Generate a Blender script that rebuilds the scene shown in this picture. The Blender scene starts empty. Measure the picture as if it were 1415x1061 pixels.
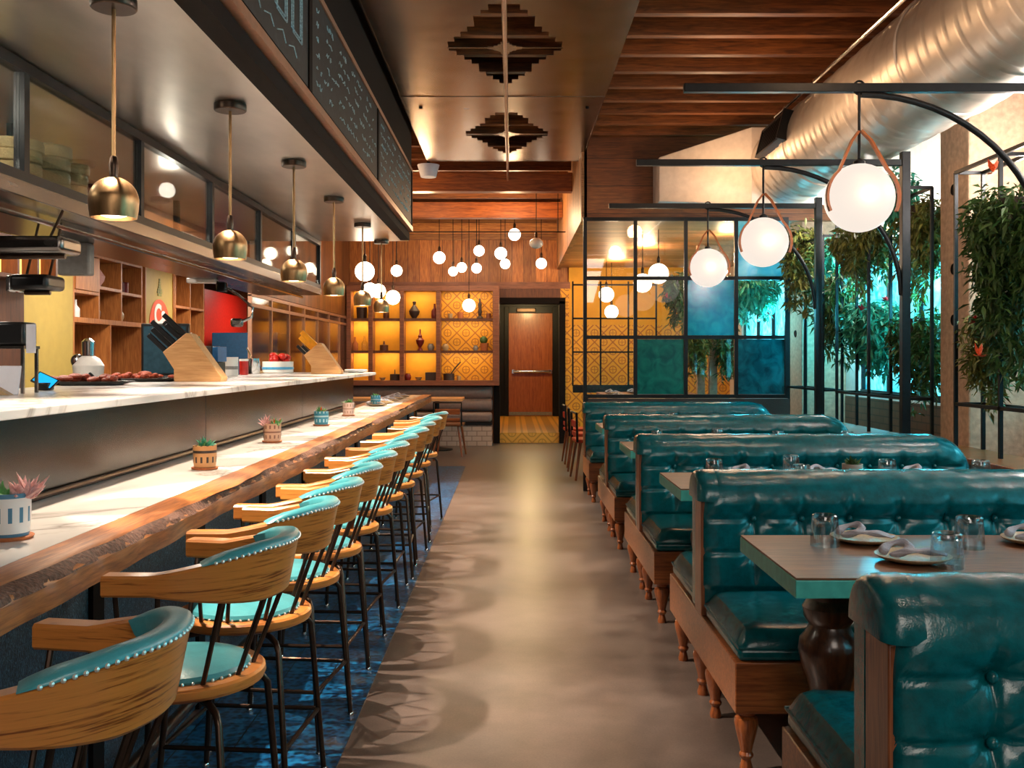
import bpy, math, random
from mathutils import Vector, Matrix
PI = math.pi
R = math.radians
F = 1376.0
def PX(px, D): return (px - 707.5) * D / F
def PZ(py, D): return 1.4 + (495 - py) * D / F
scene = bpy.context.scene
COL = scene.collection

# ------------------------------------------------------------------ mesh builder
class MB:
    def __init__(s): s.v = []; s.f = []
    def add(s, vs, fs):
        n = len(s.v); s.v += [tuple(v) for v in vs]; s.f += [tuple(i + n for i in f) for f in fs]; return s
    def box(s, x0, x1, y0, y1, z0, z1):
        if x0 > x1: x0, x1 = x1, x0
        if y0 > y1: y0, y1 = y1, y0
        if z0 > z1: z0, z1 = z1, z0
        return s.add([(x0,y0,z0),(x1,y0,z0),(x1,y1,z0),(x0,y1,z0),(x0,y0,z1),(x1,y0,z1),(x1,y1,z1),(x0,y1,z1)],
                     [(0,3,2,1),(4,5,6,7),(0,1,5,4),(1,2,6,5),(2,3,7,6),(3,0,4,7)])
    def bar(s, a, b, w, h=None, up=(0,0,1)):
        h = h or w
        a = Vector(a); b = Vector(b); d = (b - a).normalized(); u = Vector(up)
        if abs(d.dot(u)) > .98: u = Vector((0,1,0))
        n = d.cross(u).normalized(); u = n.cross(d).normalized()
        vs = []
        for p in (a, b):
            for sx, sz in ((-1,-1),(1,-1),(1,1),(-1,1)): vs.append(p + n*sx*w/2 + u*sz*h/2)
        return s.add(vs, [(0,1,2,3),(7,6,5,4),(0,4,5,1),(1,5,6,2),(2,6,7,3),(3,7,4,0)])
    def tube(s, pts, r, n=10, cap=True, closed=False):
        pts = [Vector(p) for p in pts]; m = len(pts)
        rs = r if isinstance(r, (list, tuple)) else [r]*m
        vs = []; prev = None
        for i, p in enumerate(pts):
            if closed: t = pts[(i+1) % m] - pts[i-1]
            else: t = pts[min(i+1, m-1)] - pts[max(i-1, 0)]
            t.normalize()
            if prev is None:
                a = Vector((0,0,1)) if abs(t.z) < .9 else Vector((1,0,0))
                u = t.cross(a).normalized()
            else:
                u = prev - t * prev.dot(t)
                u = u.normalized() if u.length > 1e-6 else t.cross(Vector((0,0,1))).normalized()
            prev = u; w = t.cross(u)
            for k in range(n):
                an = 2*PI*k/n; vs.append(p + (u*math.cos(an) + w*math.sin(an))*rs[i])
        fs = []
        for i in range(m if closed else m-1):
            j = (i+1) % m
            for k in range(n):
                k2 = (k+1) % n; fs.append((i*n+k, i*n+k2, j*n+k2, j*n+k))
        if cap and not closed:
            fs.append(tuple(range(n-1, -1, -1))); fs.append(tuple(range((m-1)*n, m*n)))
        return s.add(vs, fs)
    def lathe(s, prof, cx=0, cy=0, cz=0, n=24, sx=1, sy=1):
        vs = []; fs = []; m = len(prof)
        for r, z in prof:
            for k in range(n):
                a = 2*PI*k/n; vs.append((cx + r*math.cos(a)*sx, cy + r*math.sin(a)*sy, cz + z))
        for i in range(m-1):
            for k in range(n):
                k2 = (k+1) % n; fs.append((i*n+k, i*n+k2, (i+1)*n+k2, (i+1)*n+k))
        if prof[0][0] > 1e-5: fs.append(tuple(range(n-1,-1,-1)))
        if prof[-1][0] > 1e-5: fs.append(tuple(range((m-1)*n, m*n)))
        return s.add(vs, fs)
    def sphere(s, c, r, n=16, m=10, sz=1.0, sx=1.0, sy=1.0):
        prof = [(max(r*math.sin(PI*i/m), 1e-6), -r*math.cos(PI*i/m)*sz) for i in range(m+1)]
        return s.lathe(prof, c[0], c[1], c[2], n, sx, sy)
    def sweep(s, secs, cap=True, closed=False):
        m = len(secs); n = len(secs[0]); vs = [p for q in secs for p in q]; fs = []
        for i in range(m if closed else m-1):
            j = (i+1) % m
            for k in range(n):
                k2 = (k+1) % n; fs.append((i*n+k, i*n+k2, j*n+k2, j*n+k))
        if cap and not closed: fs.append(tuple(range(n-1,-1,-1))); fs.append(tuple(range((m-1)*n, m*n)))
        return s.add(vs, fs)
    def xf(s, M):
        s.v = [tuple(M @ Vector(v)) for v in s.v]; return s

def obj(name, mb, m, parent=None, bevel=0, smooth=True, sub=0, ang=38, seg=2):
    me = bpy.data.meshes.new(name); me.from_pydata(mb.v, [], mb.f); me.update()
    import bmesh
    bm = bmesh.new(); bm.from_mesh(me)
    bmesh.ops.recalc_face_normals(bm, faces=bm.faces[:]); bm.to_mesh(me); bm.free()
    me.materials.append(m)
    if smooth:
        me.polygons.foreach_set('use_smooth', [True]*len(me.polygons))
        me.set_sharp_from_angle(angle=R(ang))
    o = bpy.data.objects.new(name, me); COL.objects.link(o)
    if parent: o.parent = parent
    if bevel:
        b = o.modifiers.new('Bevel', 'BEVEL'); b.width = bevel; b.segments = seg; b.limit_method = 'ANGLE'; b.angle_limit = R(40); b.harden_normals = False
    if sub:
        q = o.modifiers.new('Sub', 'SUBSURF'); q.levels = sub; q.render_levels = sub
    return o
def tag(o, label, cat, group=None, kind=None):
    o['label'] = label; o['category'] = cat
    if group: o['group'] = group
    if kind: o['kind'] = kind
    return o
def thing(name, label, cat, loc=(0,0,0), rz=0, group=None):
    o = bpy.data.objects.new(name, None); COL.objects.link(o)
    o.empty_display_size = .1; o.location = loc; o.rotation_euler = (0,0,rz)
    return tag(o, label, cat, group)
def struct(name, mb, m, bevel=0, smooth=False, parent=None, ang=38):
    o = obj(name, mb, m, parent, bevel, smooth, ang=ang)
    if not parent: o['kind'] = 'structure'
    return o
def dup(root, loc, rz=0, label=None, group=None, cat=None):
    r = root.copy(); COL.objects.link(r); r.location = loc; r.rotation_euler = (0,0,rz)
    if label: r['label'] = label
    if group: r['group'] = group
    for ch in list(root.children):
        c = ch.copy(); COL.objects.link(c); c.parent = r
        for g in list(ch.children):
            d = g.copy(); COL.objects.link(d); d.parent = c
    return r

# ------------------------------------------------------------------ materials
def lin(h):
    h = h.lstrip('#'); o = []
    for i in (0,2,4):
        c = int(h[i:i+2],16)/255; o.append(c/12.92 if c <= .04045 else ((c+.055)/1.055)**2.4)
    return (*o, 1)
def base(name):
    m = bpy.data.materials.new(name); m.use_nodes = True
    nt = m.node_tree; b = nt.nodes['Principled BSDF']
    return m, nt, b
def N(nt, t, **kw):
    n = nt.nodes.new(t)
    for k, v in kw.items():
        if k in n.inputs.keys(): n.inputs[k].default_value = v
        else: setattr(n, k, v)
    return n
def coords(nt, scale=(1,1,1), rot=(0,0,0)):
    tc = N(nt, 'ShaderNodeTexCoord'); mp = N(nt, 'ShaderNodeMapping')
    mp.inputs['Scale'].default_value = scale; mp.inputs['Rotation'].default_value = rot
    nt.links.new(tc.outputs['Object'], mp.inputs['Vector']); return mp.outputs['Vector']
def ramp(nt, fac, stops):
    r = N(nt, 'ShaderNodeValToRGB'); e = r.color_ramp.elements
    while len(e) < len(stops): e.new(.5)
    for i, (p, c) in enumerate(stops): e[i].position = p; e[i].color = c
    nt.links.new(fac, r.inputs['Fac']); return r.outputs['Color']
def math_(nt, op, a, b=None, c=None):
    n = N(nt, 'ShaderNodeMath', operation=op)
    for i, x in enumerate((a, b, c)):
        if x is None: continue
        if isinstance(x, (int, float)): n.inputs[i].default_value = x
        else: nt.links.new(x, n.inputs[i])
    return n.outputs[0]
def mixc(nt, fac, a, b, mode='MIX'):
    n = N(nt, 'ShaderNodeMix', data_type='RGBA', blend_type=mode)
    def put(i, x):
        if isinstance(x, (int, float)): n.inputs[i].default_value = x
        elif isinstance(x, tuple): n.inputs[i].default_value = x
        else: nt.links.new(x, n.inputs[i])
    put(0, fac); put(6, a); put(7, b); return n.outputs[2]
def bump(nt, b, h, st=.3, dist=.01):
    n = N(nt, 'ShaderNodeBump'); n.inputs['Strength'].default_value = st; n.inputs['Distance'].default_value = dist
    nt.links.new(h, n.inputs['Height']); nt.links.new(n.outputs['Normal'], b.inputs['Normal'])
def plain(name, c, rough=.5, metal=0, var=.15, sc=6, bmp=0, coat=0):
    m, nt, b = base(name); c = lin(c) if isinstance(c, str) else c
    v = coords(nt, (sc,sc,sc)); n = N(nt, 'ShaderNodeTexNoise', Detail=4.0); nt.links.new(v, n.inputs['Vector'])
    lo = tuple(x*(1-var) for x in c[:3]) + (1,); hi = tuple(min(1, x*(1+var)) for x in c[:3]) + (1,)
    nt.links.new(ramp(nt, n.outputs['Fac'], [(.3, lo), (.7, hi)]), b.inputs['Base Color'])
    b.inputs['Roughness'].default_value = rough; b.inputs['Metallic'].default_value = metal
    if coat: b.inputs['Coat Weight'].default_value = coat; b.inputs['Coat Roughness'].default_value = .12
    if bmp: bump(nt, b, n.outputs['Fac'], bmp, .01)
    return m
def wood(name, c1, c2, axis='x', rough=.4, fine=26, planks=None, coat=0, seam='#160a04', sw=.03, pvar=.35):
    """grain runs along axis; planks = (axis across, planks per metre)"""
    m, nt, b = base(name); c1 = lin(c1); c2 = lin(c2)
    sc = [fine]*3; sc['xyz'.index(axis)] = fine*.06
    v = coords(nt, tuple(sc)); n = N(nt, 'ShaderNodeTexNoise', Detail=6.0, Distortion=.8, Roughness=.6); nt.links.new(v, n.inputs['Vector'])
    sc2 = [7]*3; sc2['xyz'.index(axis)] = .8
    v2 = coords(nt, tuple(sc2)); n2 = N(nt, 'ShaderNodeTexNoise', Detail=3.0, Distortion=1.5); nt.links.new(v2, n2.inputs['Vector'])
    f = math_(nt, 'ADD', math_(nt, 'MULTIPLY', n.outputs['Fac'], .55), math_(nt, 'MULTIPLY', n2.outputs['Fac'], .45))
    col = ramp(nt, f, [(.36, c1), (.62, c2)])
    if planks:
        tc = N(nt, 'ShaderNodeTexCoord'); sp = N(nt, 'ShaderNodeSeparateXYZ'); nt.links.new(tc.outputs['Object'], sp.inputs[0])
        p = math_(nt, 'MULTIPLY', sp.outputs['xyz'.index(planks[0])], planks[1])
        fl = math_(nt, 'FLOOR', p); wn = N(nt, 'ShaderNodeTexWhiteNoise', noise_dimensions='1D'); nt.links.new(fl, wn.inputs['W'])
        k = math_(nt, 'ADD', math_(nt, 'MULTIPLY', wn.outputs['Value'], 2*pvar), 1-pvar)
        col = mixc(nt, 1.0, col, k, 'MULTIPLY')
        s_ = math_(nt, 'LESS_THAN', math_(nt, 'FRACT', p), sw)
        col = mixc(nt, s_, col, lin(seam))
    nt.links.new(col, b.inputs['Base Color'])
    b.inputs['Roughness'].default_value = rough
    if coat: b.inputs['Coat Weight'].default_value = coat; b.inputs['Coat Roughness'].default_value = .15
    bump(nt, b, n.outputs['Fac'], .12, .004)
    return m
def steel(name, c, rough=.3, sc=(3,3,3), rv=.2, var=.25):
    m, nt, b = base(name); c = lin(c)
    v = coords(nt, sc); n = N(nt, 'ShaderNodeTexNoise', Detail=5.0); nt.links.new(v, n.inputs['Vector'])
    lo = tuple(x*(1-var) for x in c[:3]) + (1,); hi = tuple(min(1, x*(1+var)) for x in c[:3]) + (1,)
    nt.links.new(ramp(nt, n.outputs['Fac'], [(.3, lo), (.7, hi)]), b.inputs['Base Color'])
    r = N(nt, 'ShaderNodeMapRange'); r.inputs['To Min'].default_value = rough - rv/2; r.inputs['To Max'].default_value = rough + rv/2
    nt.links.new(n.outputs['Fac'], r.inputs['Value']); nt.links.new(r.outputs[0], b.inputs['Roughness'])
    b.inputs['Metallic'].default_value = 1
    return m
def emit(name, c, st):
    m, nt, b = base(name); c = lin(c) if isinstance(c, str) else c
    b.inputs['Base Color'].default_value = c; b.inputs['Emission Color'].default_value = c; b.inputs['Emission Strength'].default_value = st
    return m
def leather(name, c, rough=.3, var=.35):
    m, nt, b = base(name); c = lin(c)
    v = coords(nt, (5,5,5)); n = N(nt, 'ShaderNodeTexNoise', Detail=6.0, Roughness=.65); nt.links.new(v, n.inputs['Vector'])
    lo = tuple(x*(1-var) for x in c[:3]) + (1,); hi = tuple(min(1, x*(1+var)) for x in c[:3]) + (1,)
    nt.links.new(ramp(nt, n.outputs['Fac'], [(.3, lo), (.7, hi)]), b.inputs['Base Color'])
    b.inputs['Roughness'].default_value = rough
    b.inputs['Specular IOR Level'].default_value = .6
    v2 = coords(nt, (90,90,90)); w = N(nt, 'ShaderNodeTexVoronoi'); nt.links.new(v2, w.inputs['Vector'])
    v3 = coords(nt, (14,30,9)); n3 = N(nt, 'ShaderNodeTexNoise', Detail=4.0, Distortion=2.0); nt.links.new(v3, n3.inputs['Vector'])
    h = math_(nt, 'ADD', math_(nt, 'MULTIPLY', w.outputs['Distance'], .12), n3.outputs['Fac'])
    bump(nt, b, h, .14, .004)
    return m
def glass(name, c=(1,1,1,1), rough=0.02, tint=.9, gloss=.12):
    """thin pane: transparent plus a little mirror"""
    m = bpy.data.materials.new(name); m.use_nodes = True; nt = m.node_tree; nt.nodes.clear()
    o = N(nt, 'ShaderNodeOutputMaterial'); t = N(nt, 'ShaderNodeBsdfTransparent'); g = N(nt, 'ShaderNodeBsdfGlossy')
    t.inputs['Color'].default_value = c; g.inputs['Roughness'].default_value = rough
    lw = N(nt, 'ShaderNodeLayerWeight'); lw.inputs['Blend'].default_value = .35
    f = math_(nt, 'ADD', math_(nt, 'MULTIPLY', lw.outputs['Fresnel'], .35), gloss*.4)
    mx = N(nt, 'ShaderNodeMixShader'); nt.links.new(f, mx.inputs[0]); nt.links.new(t.outputs[0], mx.inputs[1]); nt.links.new(g.outputs[0], mx.inputs[2])
    nt.links.new(mx.outputs[0], o.inputs[0]); return m
def frosted(name, c1, c2, transp=.35, sc=3, difc=None, dif=.3):
    """coloured art glass: transparent + translucent + diffuse + gloss, mottled"""
    m = bpy.data.materials.new(name); m.use_nodes = True; nt = m.node_tree; nt.nodes.clear()
    o = N(nt, 'ShaderNodeOutputMaterial'); v = coords(nt, (sc,sc,sc)); n = N(nt, 'ShaderNodeTexNoise', Detail=4.0, Distortion=1.0); nt.links.new(v, n.inputs['Vector'])
    col = ramp(nt, n.outputs['Fac'], [(.3, lin(c1)), (.7, lin(c2))])
    t = N(nt, 'ShaderNodeBsdfTransparent'); tr = N(nt, 'ShaderNodeBsdfTranslucent'); d = N(nt, 'ShaderNodeBsdfDiffuse'); g = N(nt, 'ShaderNodeBsdfGlossy')
    g.inputs['Roughness'].default_value = .15
    for x in (t, tr, d): nt.links.new(col, x.inputs['Color'])
    a = N(nt, 'ShaderNodeMixShader'); a.inputs[0].default_value = dif; nt.links.new(tr.outputs[0], a.inputs[1]); nt.links.new(d.outputs[0], a.inputs[2])
    b = N(nt, 'ShaderNodeMixShader'); b.inputs[0].default_value = transp; nt.links.new(a.outputs[0], b.inputs[1]); nt.links.new(t.outputs[0], b.inputs[2])
    c = N(nt, 'ShaderNodeMixShader'); c.inputs[0].default_value = .07; nt.links.new(b.outputs[0], c.inputs[1]); nt.links.new(g.outputs[0], c.inputs[2])
    nt.links.new(c.outputs[0], o.inputs[0]); return m

M = {}
def rail_wood(name, c1, c2):
    m, nt, b = base(name)
    v = coords(nt, (.9,.9,30)); n = N(nt, 'ShaderNodeTexNoise', Detail=4.0, Distortion=.35, Roughness=.6); nt.links.new(v, n.inputs['Vector'])
    v2 = coords(nt, (5,5,90)); n2 = N(nt, 'ShaderNodeTexNoise', Detail=4.0); nt.links.new(v2, n2.inputs['Vector'])
    f = math_(nt, 'ADD', math_(nt, 'MULTIPLY', n.outputs['Fac'], .75), math_(nt, 'MULTIPLY', n2.outputs['Fac'], .25))
    nt.links.new(ramp(nt, f, [(.36, lin(c1)), (.46, lin(c2)), (.62, tuple(x*1.12 for x in lin(c2)[:3])+(1,))]), b.inputs['Base Color'])
    b.inputs['Roughness'].default_value = .34; b.inputs['Coat Weight'].default_value = .3; b.inputs['Coat Roughness'].default_value = .15
    return m
M['oak'] = rail_wood('oak_rail', '#7c4016', '#c47a36')
M['slab'] = wood('slab_wood', '#743c16', '#b66e34', 'y', .45, 20, coat=.2)
M['bark'] = plain('live_edge_bark', '#644436', .7, 0, .5, 18, .8)
M['cab'] = wood('cabinet_wood', '#8e4e22', '#c07a3e', 'z', .45, 18)
M['cab_dark'] = wood('cabinet_back_wood', '#4a2412', '#6e3a1e', 'z', .5, 18)
M['bench_wood'] = wood('bench_wood', '#6e3818', '#a8602e', 'x', .38, 18, coat=.25)
M['post_wood'] = wood('bench_post_wood', '#6e3b1e', '#a4623a', 'z', .38, 18, coat=.25)
M['turned'] = wood('turned_wood', '#6e3414', '#ac6030', 'z', .3, 14, coat=.5)
M['turned_dark'] = wood('turned_dark_wood', '#2e170c', '#56301a', 'z', .28, 14, coat=.5)
M['tabletop'] = wood('tabletop_wood', '#54341f', '#855434', 'x', .42, 12, coat=.08)
M['joist'] = wood('joist_wood', '#4e2a14', '#94582c', 'x', .5, 10)
M['beam'] = wood('beam_wood', '#6a3010', '#a85c26', 'x', .5, 8)
M['deck'] = wood('ceiling_deck', '#4c2410', '#80441e', 'x', .6, 10, planks=('y', 7))
M['plank_h'] = wood('wall_planks', '#904a1a', '#cc843c', 'x', .45, 12, planks=('z', 5.5))
M['plank_v'] = wood('wall_boards', '#8c4416', '#c87a34', 'z', .45, 12, planks=('x', 5.2))
M['plank_side'] = wood('side_boards', '#5c3218', '#8c5428', 'z', .45, 12, planks=('y', 5))
M['plank_c'] = wood('low_ceiling_boards', '#8e5a30', '#c48a54', 'x', .45, 10, planks=('y', 6))
M['header'] = wood('header_boards', '#5c3014', '#8c5024', 'x', .5, 10, planks=('z', 3.4), sw=.02)
M['niche_wood'] = wood('niche_wood', '#6a3a22', '#94573a', 'x', .45, 12)
M['door_wood'] = wood('door_wood', '#8a4414', '#b4642a', 'z', .35, 8, coat=.2)
M['block'] = wood('knife_block_wood', '#c08850', '#dca870', 'x', .5, 20)
M['trimpink'] = plain('copper_trim', '#a87a60', .4, .3, .1)
M['black'] = plain('black_metal', '#1c1d1f', .42, .6, .2)
M['bronze'] = plain('dark_bronze', '#4a3a30', .34, .85, .15)
M['brass'] = steel('aged_brass', '#a8845c', .36, (12,12,4), .12, .2)
M['brown'] = plain('dark_brown_paint', '#120906', .85); M['brown'].node_tree.nodes['Principled BSDF'].inputs['Specular IOR Level'].default_value = .2
M['chrome'] = steel('chrome', '#c8c8c8', .14, rv=.06, var=.08)
M['steel'] = steel('brushed_steel', '#77716d', .26, (1.5,.4,3), .08, .2)
M['steel_face'] = steel('pass_steel', '#4a4542', .26, (1.2,.5,1.2), .05, .22)
M['soffit'] = steel('soffit_steel', '#cfc7bf', .31, (1.0,.35,1), .10, .14)
M['panel'] = steel('ceiling_steel', '#8a7c70', .24, (.7,1.1,1), .14, .18)
M['duct'] = steel('duct_metal', '#d2c6ba', .42, (4,1,4), .08, .06); M['duct'].node_tree.nodes['Principled BSDF'].inputs['Metallic'].default_value = .55
M['teal'] = leather('teal_leather', '#035a60', .2, .35)
M['teal_seat'] = leather('teal_seat_leather', '#43959e', .28, .12)
M['teal_paint'] = plain('teal_paint', '#4fae9f', .4)
M['greyl'] = leather('grey_leather', '#7b6660', .4, .15)
M['stud'] = plain('nail_heads', '#e4ded2', .25, .35, .05)
M['white'] = plain('white_ceramic', '#e8e4de', .25, 0, .04)
M['plaster'] = plain('plaster', '#e4d8ce', .8, 0, .08, 3, .2)
M['concrete'] = plain('concrete', '#b4947a', .85, 0, .2, 5, .5)
M['napkin'] = plain('napkin_cloth', '#a8a6b0', .85, 0, .1, 30, .3)
M['stone'] = plain('stoneware', '#a98c66', .4, 0, .2, 20)
M['darkstone'] = plain('dark_clay', '#3a2a24', .5, 0, .3, 20)
M['terra'] = plain('terracotta', '#b5683a', .7, 0, .15, 20)
M['red'] = plain('red_panel', '#b01408', .4, 0, .15)
M['redseat'] = plain('red_leather', '#c23a18', .4, 0, .2)
M['olive'] = plain('olive_paint', '#a48a42', .55, 0, .06, 2)
M['grey'] = plain('grey_plastic', '#8a8784', .5)
M['wallpaint'] = plain('kitchen_wall', '#3a2c24', .7)
M['blackp'] = plain('black_plastic', '#141416', .3)
M['paper'] = plain('paper', '#dcdce6', .8, 0, .03)
M['food'] = plain('cooked_food', '#a03c1a', .45, 0, .6, 30, .6)
M['rib'] = plain('cardboard', '#8a8a78', .7)
M['basket'] = plain('bamboo', '#c8b07c', .6, 0, .25, 25, .5)
M['maroon'] = plain('maroon_ceramic', '#6a1a1c', .35)
M['globe'] = emit('opal_globe', (1, .87, .76, 1), .95); M['globe'].node_tree.nodes['Principled BSDF'].inputs['Base Color'].default_value = (.05,.04,.03,1)
M['bulb'] = emit('lit_bulb', (1, .86, .66, 1), 7)
M['diff'] = emit('lamp_diffuser', (1, .82, .6, 1), 6)
M['screen'] = emit('tablet_screen', '#18a8e8', 1.0)
M['amber'] = emit('amber_lamp', (1, .45, .1, 1), 3)
M['strap'] = plain('leather_strap', '#8a4a20', .5)
M['glass'] = glass('clear_glass', (.97,.98,.98,1))
M['pane'] = glass('cabinet_pane', (.86,.9,.9,1), .03, gloss=.25)
M['pane2'] = glass('mesh_pane', (.62,.58,.55,1), .08, gloss=.35)
M['tealglass'] = frosted('teal_glass', '#0e7472', '#20a898', .25, 1.6, dif=.5)
M['blueglass'] = frosted('blue_glass', '#10a4bc', '#28ccd8', .3, 1.6, dif=.5)
M['cyanglass'] = frosted('cyan_glass', '#70d8f0', '#b8f0fa', .5, 1.5, dif=.5)
M['darkteal'] = frosted('dark_teal_glass', '#0a5260', '#16909c', .25, 1.6, dif=.5)
M['winglass'] = frosted('window_glass', '#5cd8e6', '#d0fbfb', .6, 2.2, dif=.1)
M['leaf1'] = plain('leaf_green', '#3e5a24', .55, 0, .6, 3)
M['leaf2'] = plain('leaf_olive', '#6a6a2a', .55, 0, .6, 3)
M['leaf3'] = plain('leaf_teal_cyan_lit', '#3a9a7c', .5, 0, .5, 3)  # brighter teal puts the cyan light by the window into the leaf colour
M['leaf4'] = plain('leaf_pale', '#5c9a5a', .5, 0, .4, 9)
M['flower'] = plain('orange_flower', '#e0501c', .5, 0, .3, 20)
M['flowerr'] = plain('red_flower', '#b01420', .5, 0, .3, 20)
M['pink'] = plain('pink_flower', '#d8a8a4', .6, 0, .2, 30)

def mat_floor():
    m, nt, b = base('polished_concrete')
    v = coords(nt, (.8,.8,.8)); n = N(nt, 'ShaderNodeTexNoise', Detail=8.0, Roughness=.6); nt.links.new(v, n.inputs['Vector'])
    v2 = coords(nt, (25,25,25)); n2 = N(nt, 'ShaderNodeTexNoise', Detail=5.0); nt.links.new(v2, n2.inputs['Vector'])
    f = math_(nt, 'ADD', math_(nt, 'MULTIPLY', n.outputs['Fac'], .7), math_(nt, 'MULTIPLY', n2.outputs['Fac'], .3))
    nt.links.new(ramp(nt, f, [(.35, lin('#4b403a')), (.65, lin('#70625a'))]), b.inputs['Base Color'])
    r = N(nt, 'ShaderNodeMapRange'); r.inputs['To Min'].default_value = .26; r.inputs['To Max'].default_value = .42
    nt.links.new(n.outputs['Fac'], r.inputs['Value']); nt.links.new(r.outputs[0], b.inputs['Roughness'])
    return m
M['floor'] = mat_floor()
def mat_bluetile():
    m, nt, b = base('blue_patterned_tile')
    v = coords(nt, (9,9,9)); w = N(nt, 'ShaderNodeTexVoronoi', feature='SMOOTH_F1'); nt.links.new(v, w.inputs['Vector'])
    n = N(nt, 'ShaderNodeTexNoise', Detail=6.0, Distortion=2.5, Scale=14.0); v0 = coords(nt); nt.links.new(v0, n.inputs['Vector'])
    f = math_(nt, 'MULTIPLY', w.outputs['Distance'], n.outputs['Fac'])
    col = ramp(nt, f, [(.1, lin('#061a2c')), (.2, lin('#0f4a78')), (.36, lin('#1c74a4'))])
    tc = N(nt, 'ShaderNodeTexCoord'); sp = N(nt, 'ShaderNodeSeparateXYZ'); nt.links.new(tc.outputs['Object'], sp.inputs[0])
    g1 = math_(nt, 'LESS_THAN', math_(nt, 'FRACT', math_(nt, 'MULTIPLY', sp.outputs[0], 5)), .03)
    g2 = math_(nt, 'LESS_THAN', math_(nt, 'FRACT', math_(nt, 'MULTIPLY', sp.outputs[1], 5)), .03)
    col = mixc(nt, math_(nt, 'MAXIMUM', g1, g2), col, lin('#05090e'))
    nt.links.new(col, b.inputs['Base Color']); b.inputs['Roughness'].default_value = .3
    return m
M['bluetile'] = mat_bluetile()
def mat_marble():
    m, nt, b = base('white_marble')
    v = coords(nt, (1.2,.8,1)); n = N(nt, 'ShaderNodeTexNoise', Detail=6.0, Distortion=1.2, Scale=1.1, Roughness=.55); nt.links.new(v, n.inputs['Vector'])
    k = math_(nt, 'ABSOLUTE', math_(nt, 'SUBTRACT', n.outputs['Fac'], .5))
    nt.links.new(ramp(nt, k, [(0, lin('#a8a29e')), (.012, lin('#c8c4c0')), (.035, lin('#dedbd8')), (.3, lin('#e8e6e4'))]), b.inputs['Base Color'])
    b.inputs['Roughness'].default_value = .22; return m
M['marble'] = mat_marble()
def mat_bar():
    m, nt, b = base('bar_front_paint')
    v = coords(nt, (22,22,10)); n = N(nt, 'ShaderNodeTexNoise', Detail=6.0, Distortion=3.0); nt.links.new(v, n.inputs['Vector'])
    nt.links.new(ramp(nt, n.outputs['Fac'], [(.4, lin('#12181e')), (.54, lin('#24445a')), (.64, lin('#507688'))]), b.inputs['Base Color'])
    b.inputs['Roughness'].default_value = .45; bump(nt, b, n.outputs['Fac'], .5, .01); return m
M['barfront'] = mat_bar()
def mat_lattice(name, ax='x', dark='#a8641a', light='#e09c20', sc=3.3):
    m, nt, b = base(name)
    tc = N(nt, 'ShaderNodeTexCoord'); sp = N(nt, 'ShaderNodeSeparateXYZ'); nt.links.new(tc.outputs['Object'], sp.inputs[0])
    x = sp.outputs[0]; z = sp.outputs[2]
    u = math_(nt, 'MULTIPLY', math_(nt, 'ADD', x, z), sc); w = math_(nt, 'MULTIPLY', math_(nt, 'SUBTRACT', x, z), sc)
    def cell(t): return math_(nt, 'ABSOLUTE', math_(nt, 'SUBTRACT', math_(nt, 'FRACT', t), .5))
    a, c = cell(u), cell(w)
    l1 = math_(nt, 'GREATER_THAN', math_(nt, 'MAXIMUM', a, c), .455)
    rr = math_(nt, 'SQRT', math_(nt, 'ADD', math_(nt, 'MULTIPLY', a, a), math_(nt, 'MULTIPLY', c, c)))
    l2 = math_(nt, 'LESS_THAN', math_(nt, 'ABSOLUTE', math_(nt, 'SUBTRACT', rr, .27)), .035)
    l3 = math_(nt, 'LESS_THAN', math_(nt, 'MULTIPLY', math_(nt, 'ABSOLUTE', math_(nt, 'SUBTRACT', a, c)), 1.0), .03)
    l3 = math_(nt, 'MULTIPLY', l3, math_(nt, 'LESS_THAN', rr, .27))
    f = math_(nt, 'MAXIMUM', math_(nt, 'MAXIMUM', l1, l2), l3)
    nt.links.new(mixc(nt, f, lin(light), lin(dark)), b.inputs['Base Color']); b.inputs['Roughness'].default_value = .5
    return m
M['lattice'] = mat_lattice('yellow_pattern_tile')
M['yellow'] = plain('yellow_paint', '#dc9816', .6, 0, .06, 2)
def mat_brick(name, c, mortar, sx, sy, axis='xz'):
    m, nt, b = base(name)
    tc = N(nt, 'ShaderNodeTexCoord'); sp = N(nt, 'ShaderNodeSeparateXYZ'); nt.links.new(tc.outputs['Object'], sp.inputs[0])
    cb = N(nt, 'ShaderNodeCombineXYZ'); nt.links.new(sp.outputs['xyz'.index(axis[0])], cb.inputs[0]); nt.links.new(sp.outputs['xyz'.index(axis[1])], cb.inputs[1])
    bt = N(nt, 'ShaderNodeTexBrick'); bt.inputs['Color1'].default_value = lin(c); bt.inputs['Color2'].default_value = tuple(x*.88 for x in lin(c)[:3]) + (1,)
    bt.inputs['Mortar'].default_value = lin(mortar); bt.inputs['Scale'].default_value = 1; bt.inputs['Brick Width'].default_value = sx; bt.inputs['Row Height'].default_value = sy; bt.inputs['Mortar Size'].default_value = .006
    nt.links.new(cb.outputs[0], bt.inputs['Vector']); nt.links.new(bt.outputs['Color'], b.inputs['Base Color']); b.inputs['Roughness'].default_value = .4
    return m
M['tile'] = mat_brick('white_brick_tile', '#c8b0a0', '#8a7468', .16, .08)
M['brick'] = mat_brick('brown_brick', '#6c4632', '#3c2a20', .2, .07, 'yz')
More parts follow.
